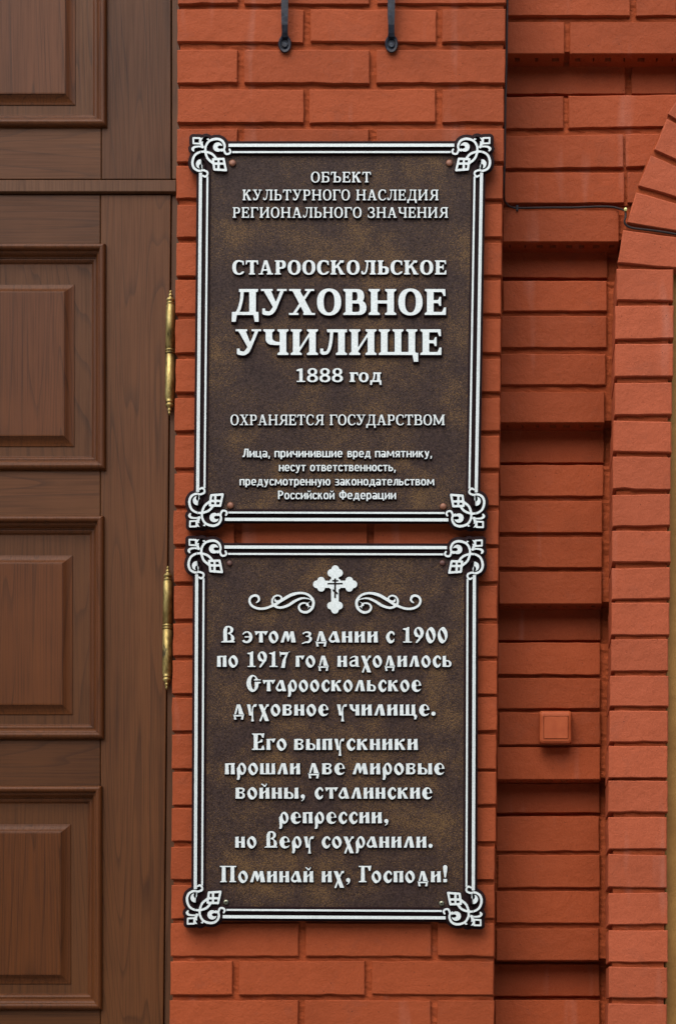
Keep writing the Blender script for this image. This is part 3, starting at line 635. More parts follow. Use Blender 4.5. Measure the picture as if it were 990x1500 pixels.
# ---- the pilaster and the arch springing from it
arch = thing('brick_arch', P(935, 2716, 0), 'projecting brick-red painted pilaster of header bricks that curves into an arch at right', 'brick arch')
al = lambda y: np.interp(y, [400, 600, 800, 1000, 1160, 1500], [902, 899, 895.7, 893, 891, 890.4])
ar = lambda y: np.interp(y, [430, 600, 800, 1000, 1160, 1500], [985.6, 983.5, 981, 978, 977, 976.5])
prow = [(394.5, 440), (448, 496), (504, 551), (561, 607), (617, 662), (669, 716), (724.5, 770.5), (778, 823), (831.8, 877), (883, 930), (936.5, 982.6), (990, 1034), (1041, 1086.6),
        (1093, 1139), (1143.5, 1189.5), (1197, 1243.6), (1252, 1300), (1308, 1354), (1363, 1409), (1417, 1461.6), (1470.6, 1515)] + [(1523 + 53 * k, 1569 + 53 * k) for k in range(4)]
for i, (y0, y1) in enumerate(prow):
    ym = (y0 + y1) / 2; a = al(ym) + R.uniform(-1, 1); b = ar(ym) + R.uniform(-.8, .8); t = R.uniform(-.9, .9)
    brick_mesh([(a, y0 + t), (b, y0 - t), (b, y1 - t), (a, y1 + t)], 0, 92, arch, 'painted_brick_pale')
mortar('mortar', [(388, al(400) + 3, 979), (1740, al(1500) + 3, ar(1500) - 7)], 6.0, 96, arch)
# voussoirs: outer edge read off the photograph, then on along the same circle
CX, CY, RO = 1464.0, 450.0, 563.0
vs = [[(912, 337), (1000, 349), (1000, 393.5), (904.0, 384.5)], [(931, 281.5), (1018, 306), (1006, 341), (917.5, 325.5)], [(953, 227.5), (1036, 265), (1022, 297.5), (934.5, 271.5)], [(976, 174), (1058, 218), (1042, 257), (958, 218.5)]]
for k in range(1, 10):
    a0 = math.radians(30.2 + (k - 1) * 5.75); a1 = a0 + math.radians(4.95)
    pt = lambda r_, a_: (CX - r_ * math.cos(a_), CY - r_ * math.sin(a_))
    vs.append([pt(RO, a1), pt(RO - 88, a1), pt(RO - 88, a0), pt(RO, a0)])
for q in vs: brick_mesh(q, 0, 92, arch, 'painted_brick_pale')
V, Fc = [], []; NA = 60
for k in range(NA + 1):
    a = math.radians(4 + k * 76 / NA)
    for r_, d in ((RO - 3.5, 7), (RO - 30, 7), (RO - 60, 7.5), (RO - 82, 7), (RO - 82, 96), (RO - 3.5, 96)):
        V.append(P(CX - r_ * math.cos(a), CY - r_ * math.sin(a), d + (R.uniform(-1, 1) if d < 50 else 0)))
for k in range(NA):
    for j in range(6): n = (j + 1) % 6; Fc.append((k * 6 + j, k * 6 + n, (k + 1) * 6 + n, (k + 1) * 6 + j))
Fc += [(0, 1, 2, 3, 4, 5), tuple(NA * 6 + j for j in (5, 4, 3, 2, 1, 0))]
mesh('mortar', V, Fc, 'painted_mortar', arch)
v, f = slab_px(al(1500) - 6, 1740, 990, 2716, -8, 96); mesh('plinth', v, f, 'painted_mortar', arch)
# ochre plaster inside the arch
op = thing('plastered_wall', P(1100, 2716, 60), 'ochre yellow plastered wall seen as a thin strip beyond the pilaster at the right edge', 'wall')
v, f = slab_px(973, 250, 1700, 2700, 22, 186); mesh('plaster_face', v, f, 'ochre_plaster', op)

# ================================================================ the door
DD = 72.0
def frame(name, x0, y0, x1, y1, prof, parent, mat, d=DD, close=False, caps=None):
    """mitred moulding: prof = [(inset from the outer edge, depth offset)] in pixels"""
    V, Fc = [], []
    for ins, dp in prof:
        k = D / (D + 0)
        a, b = P(x0, y1, d), P(x1, y0, d); i_ = ins * S; Y = (d + dp) * S
        V += [(a.x + i_, Y, a.z + i_), (b.x - i_, Y, a.z + i_), (b.x - i_, Y, b.z - i_), (a.x + i_, Y, b.z - i_)]
    for j in range(len(prof) - 1):
        for q in range(4): n = (q + 1) % 4; Fc.append((j * 4 + q, j * 4 + n, j * 4 + 4 + n, j * 4 + 4 + q))
    if close: j = (len(prof) - 1) * 4; Fc.append((j, j + 1, j + 2, j + 3))
    return mesh(name, V, Fc, mat, parent)
def arc_prof(pts, n=4):
    """a polyline profile with its points eased through a spline so beads read as round"""
    return [tuple(p) for p in spline(pts, n)]
P_OUT = [(0, 1), (0, -4)] + arc_prof([(0.3, -5), (2, -7.6), (5, -8.8), (8, -7.8), (9.6, -5)], 3) + [(9.7, -3.2)] + arc_prof([(10.5, -3.0), (13, -1.2), (15, 2.2), (16.4, 5.0)], 3) + [(17.2, 5.0), (17.4, 6.6)] + arc_prof([(18, 6.4), (20, 6.6), (22.5, 8.4), (23.6, 10.4)], 3) + [(25, 10.6)]
P_IN = [(0, 11), (0.2, 9.4)] + arc_prof([(1.2, 9.2), (4, 8.6), (8, 7.0), (11.5, 4.4), (13.2, 3.4)], 3) + [(13.3, 2.4), (15.2, 2.2)]
def panel(parent, x0, y0, x1, y1, top_w=14):
    """framed and raised door panel: x/y = outer edge of its moulding"""
    k = 28
    pan = mesh('panel', *slab_px(x0 + 20, y0 + 18, x1 - 20, y1 - 18, DD + 10.6, DD + 30), 'wood_vertical', parent)
    fix_normals(frame('moulding', x0, y0, x1, y1, P_OUT, pan, 'wood_moulding'))
    fix_normals(frame('raised_panel', x0 + 49, y0 + 54, x1 - 49, y1 - 38, P_IN, pan, ['wood_moulding', 'wood_vertical'], close=True))
    rp = COL.objects[-1].data if False else None
    return pan
door = thing('door', P(-80, 2716, DD), 'brown stained timber door leaf with framed raised panels and brass hinges', 'door')
xs_l, xj_l, xj_r = -330, -185, 147.5
def wood_slab(name, x0, y0, x1, y1, parent, mat, d0=DD, d1=DD + 34, bev=.8, skew=0.0, both=False):
    v, f = slab_px(x0, y0, x1, y1, d0, d1, bev)
    if skew:
        zt = max(p[2] for p in v); xm = (v[0][0] + v[1][0]) / 2
        v = [(p[0] + (skew * (zt - p[2]) if both or p[0] > xm else 0), p[1], p[2]) for p in v]
    return mesh(name, v, f, mat, parent)
YB = 2660
# right stile leans like the pier beside it
wood_slab('stile', xj_r + .4, 285.5, 250.4, YB, door, 'wood_vertical', skew=-.0092)
wood_slab('stile', xs_l, 285.5, xj_l, YB, door, 'wood_vertical')
pans = [(359, 689), (757, 1083), (1152, 1479), (1548, 1874), (1943, 2269)]
ry = [285.5] + [y for p_ in pans for y in (p_[0] + 14, p_[1] - 14)] + [YB]
for k in range(0, len(ry), 2): wood_slab('rail', xj_l + .5, ry[k], xj_r - .4, ry[k + 1], door, 'wood_horizontal')
for k, (a, b) in enumerate(pans): panel(door, -192, a, 156 - 2.6 * k, b)
# hinges
def lathe(cx, prof, r_px, d, parent, name, mat, seg=20):
    """prof: list of (photo y, radius in px)"""
    V, Fc = [], []
    for y, r_ in prof:
        c = P(cx(y), y, d)
        for k in range(seg): a = 2 * math.pi * k / seg; V.append((c.x + math.cos(a) * r_ * S, c.y + math.sin(a) * r_ * S, c.z))
    for j in range(len(prof) - 1):
        for k in range(seg): n = (k + 1) % seg; Fc.append((j * seg + k, j * seg + n, (j + 1) * seg + n, (j + 1) * seg + k))
    Fc += [tuple(range(seg)), tuple(range((len(prof) - 1) * seg, len(prof) * seg))]
    o = mesh(name, V, Fc, mat, parent, smooth=True); fix_normals(o); return o
for x0, y0, y1 in ((250.3, 425, 608.5), (246.3, 829, 1010.5)):
    H = y1 - y0; cx = lambda y, x0=x0, y0=y0: x0 - (y - y0) * .009
    fin = lambda yy, s_: [(yy, .6), (yy + s_ * 2, 2.0), (yy + s_ * 4, 2.2), (yy + s_ * 5, 1.4), (yy + s_ * 7, 3.2), (yy + s_ * 9, 3.2), (yy + s_ * 10, 2.2), (yy + s_ * 12, 4.8), (yy + s_ * 14.5, 6.4), (yy + s_ * 16.5, 5.6), (yy + s_ * 18, 4.0), (yy + s_ * 19, 6.0), (yy + s_ * 20.5, 6.0)]
    ym = y0 + H * .49
    barrel = fin(y0, 1) + [(y0 + 21, 5.4), (y0 + 24, 6.9), (ym - 5, 7.0), (ym - 4, 5.2), (ym - 3, 5.2), (ym - 2.4, 7.3), (ym + .4, 7.3), (ym + .9, 5.0), (ym + 1.6, 7.3), (ym + 3.8, 7.3), (ym + 4.2, 5.2), (ym + 5.5, 6.9), (y1 - 24, 7.0), (y1 - 21, 5.4)] + fin(y1, -1)[::-1]
    hg = lathe(cx, barrel, 0, DD - 6, door, 'hinge', 'brass')
    v, f = slab_px(x0 - 3, y0 + 26, x0 + 4, y1 - 26, DD - 2, DD + 6); mesh('hinge_leaf', v, f, 'brass', hg)

# ---- the fixed frame round the door, with the panelled transom above
df = thing('timber_doorway', P(-80, 2716, DD), 'fixed brown timber surround with transom bar and panelled overlight above the door leaf', 'doorway')
wood_slab('jamb', 252.0, 281.5, 276, YB + 50, df, 'wood_frame', DD + 3, DD + 90, .8, -.0092, True)
wood_slab('jamb', -352, 281.5, -332, YB + 50, df, 'wood_frame', DD + 3, DD + 90)
wood_slab('jamb', 252.2, -420, 268, 262.3, df, 'wood_frame', DD + 1, DD + 90)
wood_slab('transom_bar', -352, 263.2, 258.5, 280.6, df, 'wood_frame', DD - 6, DD + 60, 1.0)
wood_slab('shadow_strip', -330, 281.2, 251, 285.0, df, 'gap_black', DD + 14, DD + 40)  # black strip painted in as the shadow line under the transom bar
wood_slab('stile', 149.2, -420, 250.6, 262.4, df, 'wood_vertical'); wood_slab('stile', -330, -420, -185, 262.4, df, 'wood_vertical')
wood_slab('rail', -184.4, 173, 148.4, 262.4, df, 'wood_horizontal'); wood_slab('rail', -184.4, -420, 148.4, -340, df, 'wood_horizontal')
panel(df, -192, -354, 157.5, 187)
v, f = slab_px(-360, -440, 300, 2700, DD + 60, DD + 95); mesh('backing_board', v, f, 'gap_black', df)

# ================================================================ raised lettering and ornaments
def flat_mesh(name, loops, half, bev, mats, place, flip=False):
    """extrude closed outlines (2D units); place(x, y, t) maps the point, t = 0 back .. 1 front; face gets mats[0], sides mats[1]"""
    cu = bpy.data.curves.new(name, 'CURVE'); cu.dimensions = '2D'; cu.fill_mode = 'BOTH'; cu.extrude = half; cu.bevel_depth = bev; cu.bevel_resolution = 0; cu.offset = -bev
    for lp in loops:
        sp = cu.splines.new('POLY'); sp.points.add(len(lp) - 1)
        for q, (x, y) in zip(sp.points, lp): q.co = (x, y, 0, 1)
        sp.use_cyclic_u = True
    ob = bpy.data.objects.new('tmp', cu); COL.objects.link(ob); bpy.context.view_layer.update()
    dg = bpy.context.evaluated_depsgraph_get(); me = bpy.data.meshes.new_from_object(ob.evaluated_get(dg)); bpy.data.objects.remove(ob); bpy.data.curves.remove(cu)
    me.name = name; me.materials.clear()
    for m in mats: me.materials.append(MATS[m])
    H = half + bev
    for p in me.polygons: p.material_index = 0 if p.normal.z > .98 and all(me.vertices[i].co.z > H * .98 for i in p.vertices) else min(1, len(mats) - 1); p.use_smooth = False
    for v_ in me.vertices: v_.co = place(v_.co.x, v_.co.y, (v_.co.z + H) / (2 * H))
    if flip: me.flip_normals()
    return me
GL = {}
def glyph(font, ch):
    """letter mesh in font units (x right, z up, y from 0 at the face back to 1) and its width"""
    if (font, ch) in GL: return GL[font, ch]
    p, W = slav(ch) if font == 'slav' else sans(ch) if font == 'sans' else slab(ch, *((25.5, 13) if font == 'bold' else (19, 10.5)))
    me = flat_mesh('letter', p.outline(), 4, .9, ('silver_paint', 'bronze_edge'), lambda x, y, t: (x, (1 - t) * .9, y))
    c_ = {'reg': 5.5, 'bold': 3.6, 'slav': 3.8, 'sans': 8.0}[font]          # dark outline slab under the letter, wider than its face
    q = Pen.__new__(Pen); q.x0, q.y0, q.st, q.d = p.x0, p.y0, p.st, p.d - c_
    root = flat_mesh('root', q.outline(.4), 4, 1.6, ('bronze_edge', 'bronze_edge'), lambda x, y, t: (x, 1 - t * .55, y))
    bm = bmesh.new(); bm.from_mesh(me); n0 = len(bm.faces); bm.from_mesh(root); bm.faces.ensure_lookup_table()
    for f_ in bm.faces[n0:]: f_.material_index = 1
    bm.to_mesh(me); bm.free(); bpy.data.meshes.remove(root)
    GL[font, ch] = (me, W); return GL[font, ch]
def word(font, text, x0, x1, base, scale, dep, thick, parent, gap, lean=0.0):
    """letters of one word between photograph x0 and x1; the widths stretch a little so that the word fills its place"""
    chars = list(text)
    if font == 'slav' and text == 'находилось': chars[1] = 'а2'
    gs = [glyph(font, c) for c in chars]; tot = sum(g[1] for g in gs); n = len(gs) - 1
    kern = {'то': -7, 'го': -6, 'Го': -10, 'та': -7, 'ал': 0, 'ад': -4, 'УД': -6, 'ГО': -4, 'КТ': -2, 'ТА': -8, 'АР': 0, 'ая': 0, 'да': -2}
    ks = [kern.get(text[i:i + 2], 0) if font != 'sans' else 0 for i in range(n)]
    sx = (x1 - x0) / (tot + gap * n + sum(ks)) if n >= 0 else scale
    x = x0
    for i, (me, W) in enumerate(gs):
        o = bpy.data.objects.new('letter', me); COL.objects.link(o); o.parent = parent
        c = P(x, base, dep); k = (1 + dep / D) * S
        o.location = c - ORG[parent.name]; o.scale = (sx * k, thick * S, scale * k)
        x += (W + gap + (ks[i] if i < n else 0)) * sx
def plaque(name_label, quad, lines, extras, screw_list, capmat):
    """quad = photograph points of the four outermost ornament corners (TL, TR, BR, BL)"""
    TL, TR, BR, BL = [Vector(q) for q in quad]; W = ((TR - TL).length + (BR - BL).length) / 2; H = ((BL - TL).length + (BR - TR).length) / 2
    def loc2px(u, v): a, b = u / W, v / H; return (TL * (1 - a) * (1 - b) + TR * a * (1 - b) + BR * a * b + BL * (1 - a) * b)
    t = thing('plaque', P(*loc2px(W / 2, H), -4), name_label, 'plaque', 'memorial plaques on the brick pier')
    def at(u, v, dep): q = loc2px(u, v); return P(q.x, q.y, dep)
    def put_part(name, me, parent=None, label=None):
        o0 = ORG[t.name]
        for v_ in me.vertices: v_.co = v_.co - o0
        o = bpy.data.objects.new(name, me); COL.objects.link(o); o.parent = parent or t; ORG[o.name] = o0; tag(o, label); return o
    Z = lambda x, y: ((x - 182) / 11, (y - 99) / 11)          # ornament drawing coordinates -> pixels from the corner
    spiral = [(505, 515, 34), (430, 450, 33), (392, 350, 32), (395, 250, 31), (450, 165, 33), (560, 130, 35), (650, 155, 34), (695, 225, 32), (690, 290, 30), (650, 322, 26)]
    tail = [(690, 270, 24), (692, 320, 28), (715, 368, 30), (760, 372, 28), (792, 340, 30), (775, 300, 26)]
    mir = lambda L: [(y + (-55 + 0), x + 55, w_) for x, y, w_ in L]
    m2 = lambda L: [(y + 0 - 0, x, w_) for x, y, w_ in L]
    def mirror(L): return [(y + 55, x - 55, w_) if False else (y + 53, x - 53, w_) for x, y, w_ in L]
    def strokes():
        out = [spiral, tail]
        out += [mirror(spiral), mirror(tail)]
        sq = [(195, 115), (300, 118), (300, 208), (197, 202)]
        for a, b in zip(sq, sq[1:] + sq[:1]): out.append([(*a, 25), (*b, 25)])
        out.append([(312, 212, 22), (345, 262, 38)]); out.append([(345, 258, 30), (332, 190, 26), (360, 128, 30), (405, 112, 34), (428, 132, 30), (432, 146, 14)])
        out.append([(345, 262, 30), (285, 252, 24), (215, 262, 32), (186, 292, 38), (200, 322, 24)])
        dq = [(515, 458), (682, 452), (722, 636), (535, 622)]
        for a, b in zip(dq, dq[1:] + dq[:1]): out.append([(*a, 32), (*b, 32)])
        out.append([(602, 452, 30), (602, 628, 34)]); out.append([(520, 530, 34), (700, 530, 30)])
        return out
    corners = [lambda u, v: (u, v), lambda u, v: (W - u, v), lambda u, v: (W - u, H - v), lambda u, v: (u, H - v)]
    # the back plate: rectangle plus a lobe round every ornament
    pen = Pen(-12, -12, W + 12, H + 12, 1.5); pen.box(6.4, 6.2, W - 6.4, H - 6.2)
    for cf in corners:
        for st in strokes():
            q = spline(st, 3) if len(st) > 2 else st
            pts = [(*cf(*Z(x, y)), w_ / 11 + 9.6) for x, y, w_ in q]
            xs = [p_[0] for p_ in pts]; ys = [p_[1] for p_ in pts]
            i0, i1 = [int(np.clip((a - pen.x0) / pen.st, 0, pen.d.shape[1])) for a in (min(xs) - 14, max(xs) + 14)]; j0, j1 = [int(np.clip((a - pen.y0) / pen.st, 0, pen.d.shape[0])) for a in (min(ys) - 14, max(ys) + 14)]
            sub = object.__new__(Pen); sub.X = pen.X[j0:j1, i0:i1]; sub.Y = pen.Y[j0:j1, i0:i1]
            pen.d[j0:j1, i0:i1] = np.minimum(pen.d[j0:j1, i0:i1], sub.f_line(pts, smooth=False))
    loops = pen.outline(.15); loops = [lp for lp in loops if len(lp) > 40 or True]
    big = max(loops, key=lambda lp: max(p_[0] for p_ in lp) - min(p_[0] for p_ in lp))
    FD = -17.0
    put_part('plate', flat_mesh('plate', [big], 6, .7, ('bronze_edge', 'bronze_edge'), lambda x, y, s_: at(x, y, FD + 14 * (1 - s_)), True))
    fx = 22.0                                                  # the speckled field inside the border, a skin on the plate
    V = [at(fx, fx - 1.5, FD - .6), at(W - fx, fx - 1.5, FD - .6), at(W - fx, H - fx + 1.5, FD - .6), at(fx, H - fx + 1.5, FD - .6)]
    V += [at(fx, fx - 1.5, FD + 1), at(W - fx, fx - 1.5, FD + 1), at(W - fx, H - fx + 1.5, FD + 1), at(fx, H - fx + 1.5, FD + 1)]
    mesh('field', V, [(0, 3, 2, 1)] + [(k, (k + 1) % 4, 4 + (k + 1) % 4, 4 + k) for k in range(4)], 'bronze_field', t)
    # border bars: thick outer, thin inner, each a raised silver strip
    th0, th1, tn0, tn1 = 8.7 + .8, 14.9 + .0, 20.4, 24.0
    ends = 53.0; e2 = 56.5
    def bar(u0, v0, u1, v1, d=FD - 5.2):
        pts = [(u0, v0), (u1, v0), (u1, v1), (u0, v1)]; e = .45
        inn = [(u0 + e, v0 + e), (u1 - e, v0 + e), (u1 - e, v1 - e), (u0 + e, v1 - e)]
        V = [at(*p_, d) for p_ in inn] + [at(*p_, d + .7) for p_ in pts] + [at(*p_, FD + .5) for p_ in pts]
        Fc = [(0, 3, 2, 1)]; fm = [0]
        for k in range(4): n = (k + 1) % 4; Fc += [(k, n, 4 + n, 4 + k), (4 + k, 4 + n, 8 + n, 8 + k)]; fm += [1, 1]
        mesh('border_bar', V, Fc, ['silver_paint', 'bronze_edge'], t, fm)
    for a, b, en in ((th0, th1, ends - 1), (tn0, tn1, e2 + 1)):
        bar(en, a, W - en, b); bar(en, H - b, W - en, H - a); bar(a, en, b, H - en); bar(W - b, en, W - a, H - en)
    # dark raised bed under the bars
    for u0, v0, u1, v1 in ((34, 17.2, W - 34, 27.2), (34, H - 27.2, W - 34, H - 17.2), (17.2, 27.4, 27.2, H - 27.4), (W - 27.2, 27.4, W - 17.2, H - 27.4)):
        V = [at(a, b, FD - 1.6) for a, b in ((u0, v0), (u1, v0), (u1, v1), (u0, v1))] + [at(a, b, FD + .4) for a, b in ((u0, v0), (u1, v0), (u1, v1), (u0, v1))]
        mesh('border_bed', V, [(0, 3, 2, 1)] + [(k, (k + 1) % 4, 4 + (k + 1) % 4, 4 + k) for k in range(4)], 'bronze_edge', t)
    # corner ornaments
    po = Pen(130, 50, 860, 760, 3.5)
    for st in strokes(): po.put(po.f_line([(x, y, w_ * 1.24) for x, y, w_ in st]))
    for m_ in (0, 1):
        T_ = (lambda x, y: (x, y)) if not m_ else (lambda x, y: (y + 53, x - 53))
        bl = np.maximum(po.f_ell(*T_(588, 262), 78, 78), -po.f_ell(*T_(628, 264), 40, 26) if not m_ else -po.f_ell(*T_(628, 264), 26, 40))
        po.put(bl)
    ol = po.outline(1.4)
    pb = Pen(60, -10, 880, 800, 7.0)
    for st in strokes(): pb.put(pb.f_line([(x, y, w_ + 46) for x, y, w_ in st]))
    pb.ell(588, 262, 96, 96); pb.ell(315, 535, 96, 96)
    bl_ = pb.outline(1.0)
    for ci, cf in enumerate(corners):
        fl = ci in (1, 3)
        bd = put_part('corner_bed', flat_mesh('corner_bed', bl_, 20, 8, ('bronze_edge', 'bronze_edge'), lambda x, y, s_: at(*cf(*Z(x, y)), FD - 2.0 + 2.6 * (1 - s_)), not fl))
        put_part('corner_ornament', flat_mesh('corner_ornament', ol, 30, 2.2, ('silver_paint', 'bronze_edge'), lambda x, y, s_: at(*cf(*Z(x, y)), FD - 5.6 + 5.4 * (1 - s_)), not fl))
    # lines of raised text: an Empty per line, letters below it
    for ln in lines:
        font, cap, base, gap, words = ln
        first = words[0]
        e = bpy.data.objects.new('text_line', None); e.empty_display_size = .02; COL.objects.link(e); e.parent = t
        wp = P(first[1], base, FD); e.location = wp - ORG[t.name]; ORG[e.name] = wp
        e['label'] = 'raised silver text line reading ' + ' '.join(w_[0] for w_ in words)
        big_ = cap > 30
        for tx, x0, x1 in words: word(font, tx, x0, x1, base, cap / 100, FD - (5.8 if big_ else 4.6), (6 if big_ else 4.8), e, gap)
    for kind, loops_ in extras:
        put_part(kind, flat_mesh(kind, loops_, 1.6, .32, ('silver_paint', 'bronze_edge'), lambda x, y, s_: P(x, y, FD - 5.0 + 5.0 * (1 - s_)), True))
    for (x, y, r_), cm in zip(screw_list, capmat):
        V, Fc = [], []; seg = 18; pr = [(r_, 0), (r_, -1.6), (r_ * .82, -2.8), (r_ * .45, -3.4)]
        slot = cm == 'screw_zinc'
        for rr_, dz in pr:
            for k in range(seg): a = 2 * math.pi * k / seg; V.append(P(x + math.cos(a) * rr_, y + math.sin(a) * rr_, FD - .6 + dz))
        for j in range(3):
            for k in range(seg): n = (k + 1) % seg; Fc.append((j * seg + k, j * seg + n, (j + 1) * seg + n, (j + 1) * seg + k))
        if slot: V.append(P(x, y, FD - 1.2)); c = len(V) - 1; Fc += [(3 * seg + k, 3 * seg + (k + 1) % seg, c) for k in range(seg)]
        else: Fc.append(tuple(range(3 * seg, 4 * seg)))
        fix_normals(mesh('screw', V, Fc, cm, t, smooth=not slot, label=None))
    return t
# ---- upper plaque
plaque('upper dark bronze heritage plaque with large silver serif capitals and the year 1888', [(282.3, 200.6), (718.0, 200.4), (708.3, 773.8), (277.2, 772.8)], [
    ('reg', 15.6, 267.2, 13, [('ОБЪЕКТ', 455.3, 543.2)]),
    ('reg', 15.8, 293.4, 13, [('КУЛЬТУРНОГО', 355.3, 512.5), ('НАСЛЕДИЯ', 521.5, 641.8)]),
    ('reg', 15.6, 319.0, 13, [('РЕГИОНАЛЬНОГО', 341, 529.5), ('ЗНАЧЕНИЯ', 538.6, 655.8)]),
    ('bold', 21.0, 402.2, 9, [('СТАРООСКОЛЬСКОЕ', 340.2, 653.6)]),
    ('bold', 38.6, 461.6, 6, [('ДУХОВНОЕ', 339.2, 653.4)]),
    ('bold', 38.2, 520.2, 6, [('УЧИЛИЩЕ', 344.8, 646.8)]),
    ('bold', 20.0, 559.5, 8, [('1888', 433.6, 502.4), ('год', 511.8, 558.8)]),
    ('reg', 15.6, 622.8, 10, [('ОХРАНЯЕТСЯ', 337.6, 474.2), ('ГОСУДАРСТВОМ', 482.7, 651.2)]),
    ('sans', 12.6, 669.8, 6, [('Лица,', 355.2, 396), ('причинившие', 402, 501.8), ('вред', 508.7, 543), ('памятнику,', 549, 632.8)]),
    ('sans', 12.6, 690.2, 6, [('несут', 408.5, 448), ('ответственность,', 454, 579.6)]),
    ('sans', 12.6, 711.0, 6, [('предусмотренную', 351, 484), ('законодательством', 490.5, 636)]),
    ('sans', 12.6, 731.2, 6, [('Российской', 407.2, 490), ('Федерации', 496.6, 580)])],
    [], [(340.7, 238.7, 5.2), (658.0, 238.6, 5.2), (337.6, 740.5, 5.2), (649.0, 742.0, 5.2)], ['copper_cap'] * 4)
# ---- lower plaque: trefoil cross with the small slanted-bar cross cut into it, and two scrolls
pc = Pen(450, 820, 532, 906, .8); zz = lambda x, y: (440 + x / 9.9, 815 + y / 9.9)
def lobe(*c): pc.ell(*zz(*c), 5.9, 5.9)
for c in ((505, 185), (447, 240), (560, 240), (300, 352), (238, 405), (300, 455), (708, 352), (768, 405), (708, 455), (442, 715), (560, 715), (500, 775)): lobe(*c)
for c, r_ in (((503, 225), 5.5), ((290, 405), 5.5), ((715, 405), 5.5), ((500, 725), 5.5)): pc.ell(*zz(*c), r_, r_)
for a, b in (((290, 350), (715, 458)), ((443, 240), (558, 725)), ((425, 330), (580, 475))): pc.box(*zz(*a), *zz(*b))
cross_outer = pc.outline(.12)
pk = Pen(450, 820, 532, 906, .6)
pk.box(*zz(493, 322), *zz(514, 605)); pk.box(*zz(463, 346), *zz(545, 364)); pk.box(*zz(395, 388), *zz(610, 406)); pk.poly(zz(470, 474), zz(540, 528), zz(540, 556), zz(470, 502))
cross_cut = pk.outline(.08)
ps = Pen(355, 860, 470, 905, .8); z5 = lambda L: [(310 + x / 5.5, 810 + y / 5.5, w_ / 5.5) for x, y, w_ in L]
SW = [z5([(362, 400, 12), (382, 380, 20), (374, 350, 22), (345, 342, 22), (315, 358, 22), (306, 390, 22), (325, 425, 22), (370, 446, 22), (430, 446, 22), (510, 416, 24), (570, 378, 26), (640, 338, 28), (715, 322, 22), (780, 338, 22), (818, 385, 25), (812, 440, 25), (770, 476, 24), (722, 470, 22), (702, 436, 20), (722, 408, 17), (760, 404, 14), (782, 424, 12), (776, 446, 6)]),
      z5([(512, 382, 16), (530, 388, 14), (556, 378, 14), (562, 356, 16), (535, 342, 16), (505, 352, 18), (488, 382, 20), (498, 418, 22), (545, 440, 22), (610, 425, 24), (670, 388, 24), (730, 364, 18), (790, 372, 10), (815, 395, 8)]),
      z5([(764, 420, 12), (788, 430, 9), (812, 436, 8)]), z5([(772, 418, 12), (778, 402, 8), (796, 392, 5)]), z5([(514, 366, 6), (510, 384, 14), (520, 392, 8)])]
for st in SW: ps.put(ps.f_line(st, smooth=len(st) > 2))
sw_l = ps.outline(.12); sw_r = [[(981.2 - x, y + .2) for x, y in lp][::-1] for lp in sw_l]
plaque('lower dark bronze memorial plaque with a trefoil cross, scrolls and old Slavonic style silver lettering', [(276.5, 789.0), (706.8, 790.0), (704.8, 1357.0), (273.9, 1354.7)], [
    ('slav', 24, 941.2, 11, [('В', 323.6, 344.4), ('этом', 355, 433.6), ('здании', 442.7, 553.6), ('с', 565, 577.6), ('1900', 589, 655.5)]),
    ('slav', 24, 976.9, 11, [('по', 318, 349), ('1917', 361.6, 423.5), ('год', 433, 482.5), ('находилось', 494, 661.6)]),
    ('slav', 24, 1012.6, 11, [('Старооскольское', 361, 616.6)]),
    ('slav', 24, 1048.2, 11, [('духовное', 340.7, 481), ('училище.', 493, 638)]),
    ('slav', 24, 1098.6, 11, [('Его', 368, 420), ('выпускники', 430.7, 612)]),
    ('slav', 24, 1134.3, 11, [('прошли', 329.6, 440), ('две', 450, 505), ('мировые', 516, 650.6)]),
    ('slav', 24, 1170.0, 11, [('войны,', 345, 447), ('сталинские', 460.8, 632.6)]),
    ('slav', 24, 1206.0, 11, [('репрессии,', 408.6, 569)]),
    ('slav', 24, 1241.8, 11, [('но', 344.5, 376), ('Веру', 387, 460), ('сохранили.', 471, 633.6)]),
    ('slav', 24, 1292.4, 11, [('Поминай', 322, 459.4), ('их,', 471, 513.2), ('Господи!', 524.5, 655)])],
    [('cross', cross_outer + cross_cut), ('scroll', sw_l), ('scroll', sw_r)],
    [(336.4, 825, 4.2), (647.8, 824.5, 4.2), (331.2, 1321.6, 4.0), (646.5, 1323.4, 4.0)], ['dark_cap', 'dark_cap', 'screw_zinc', 'screw_zinc'])

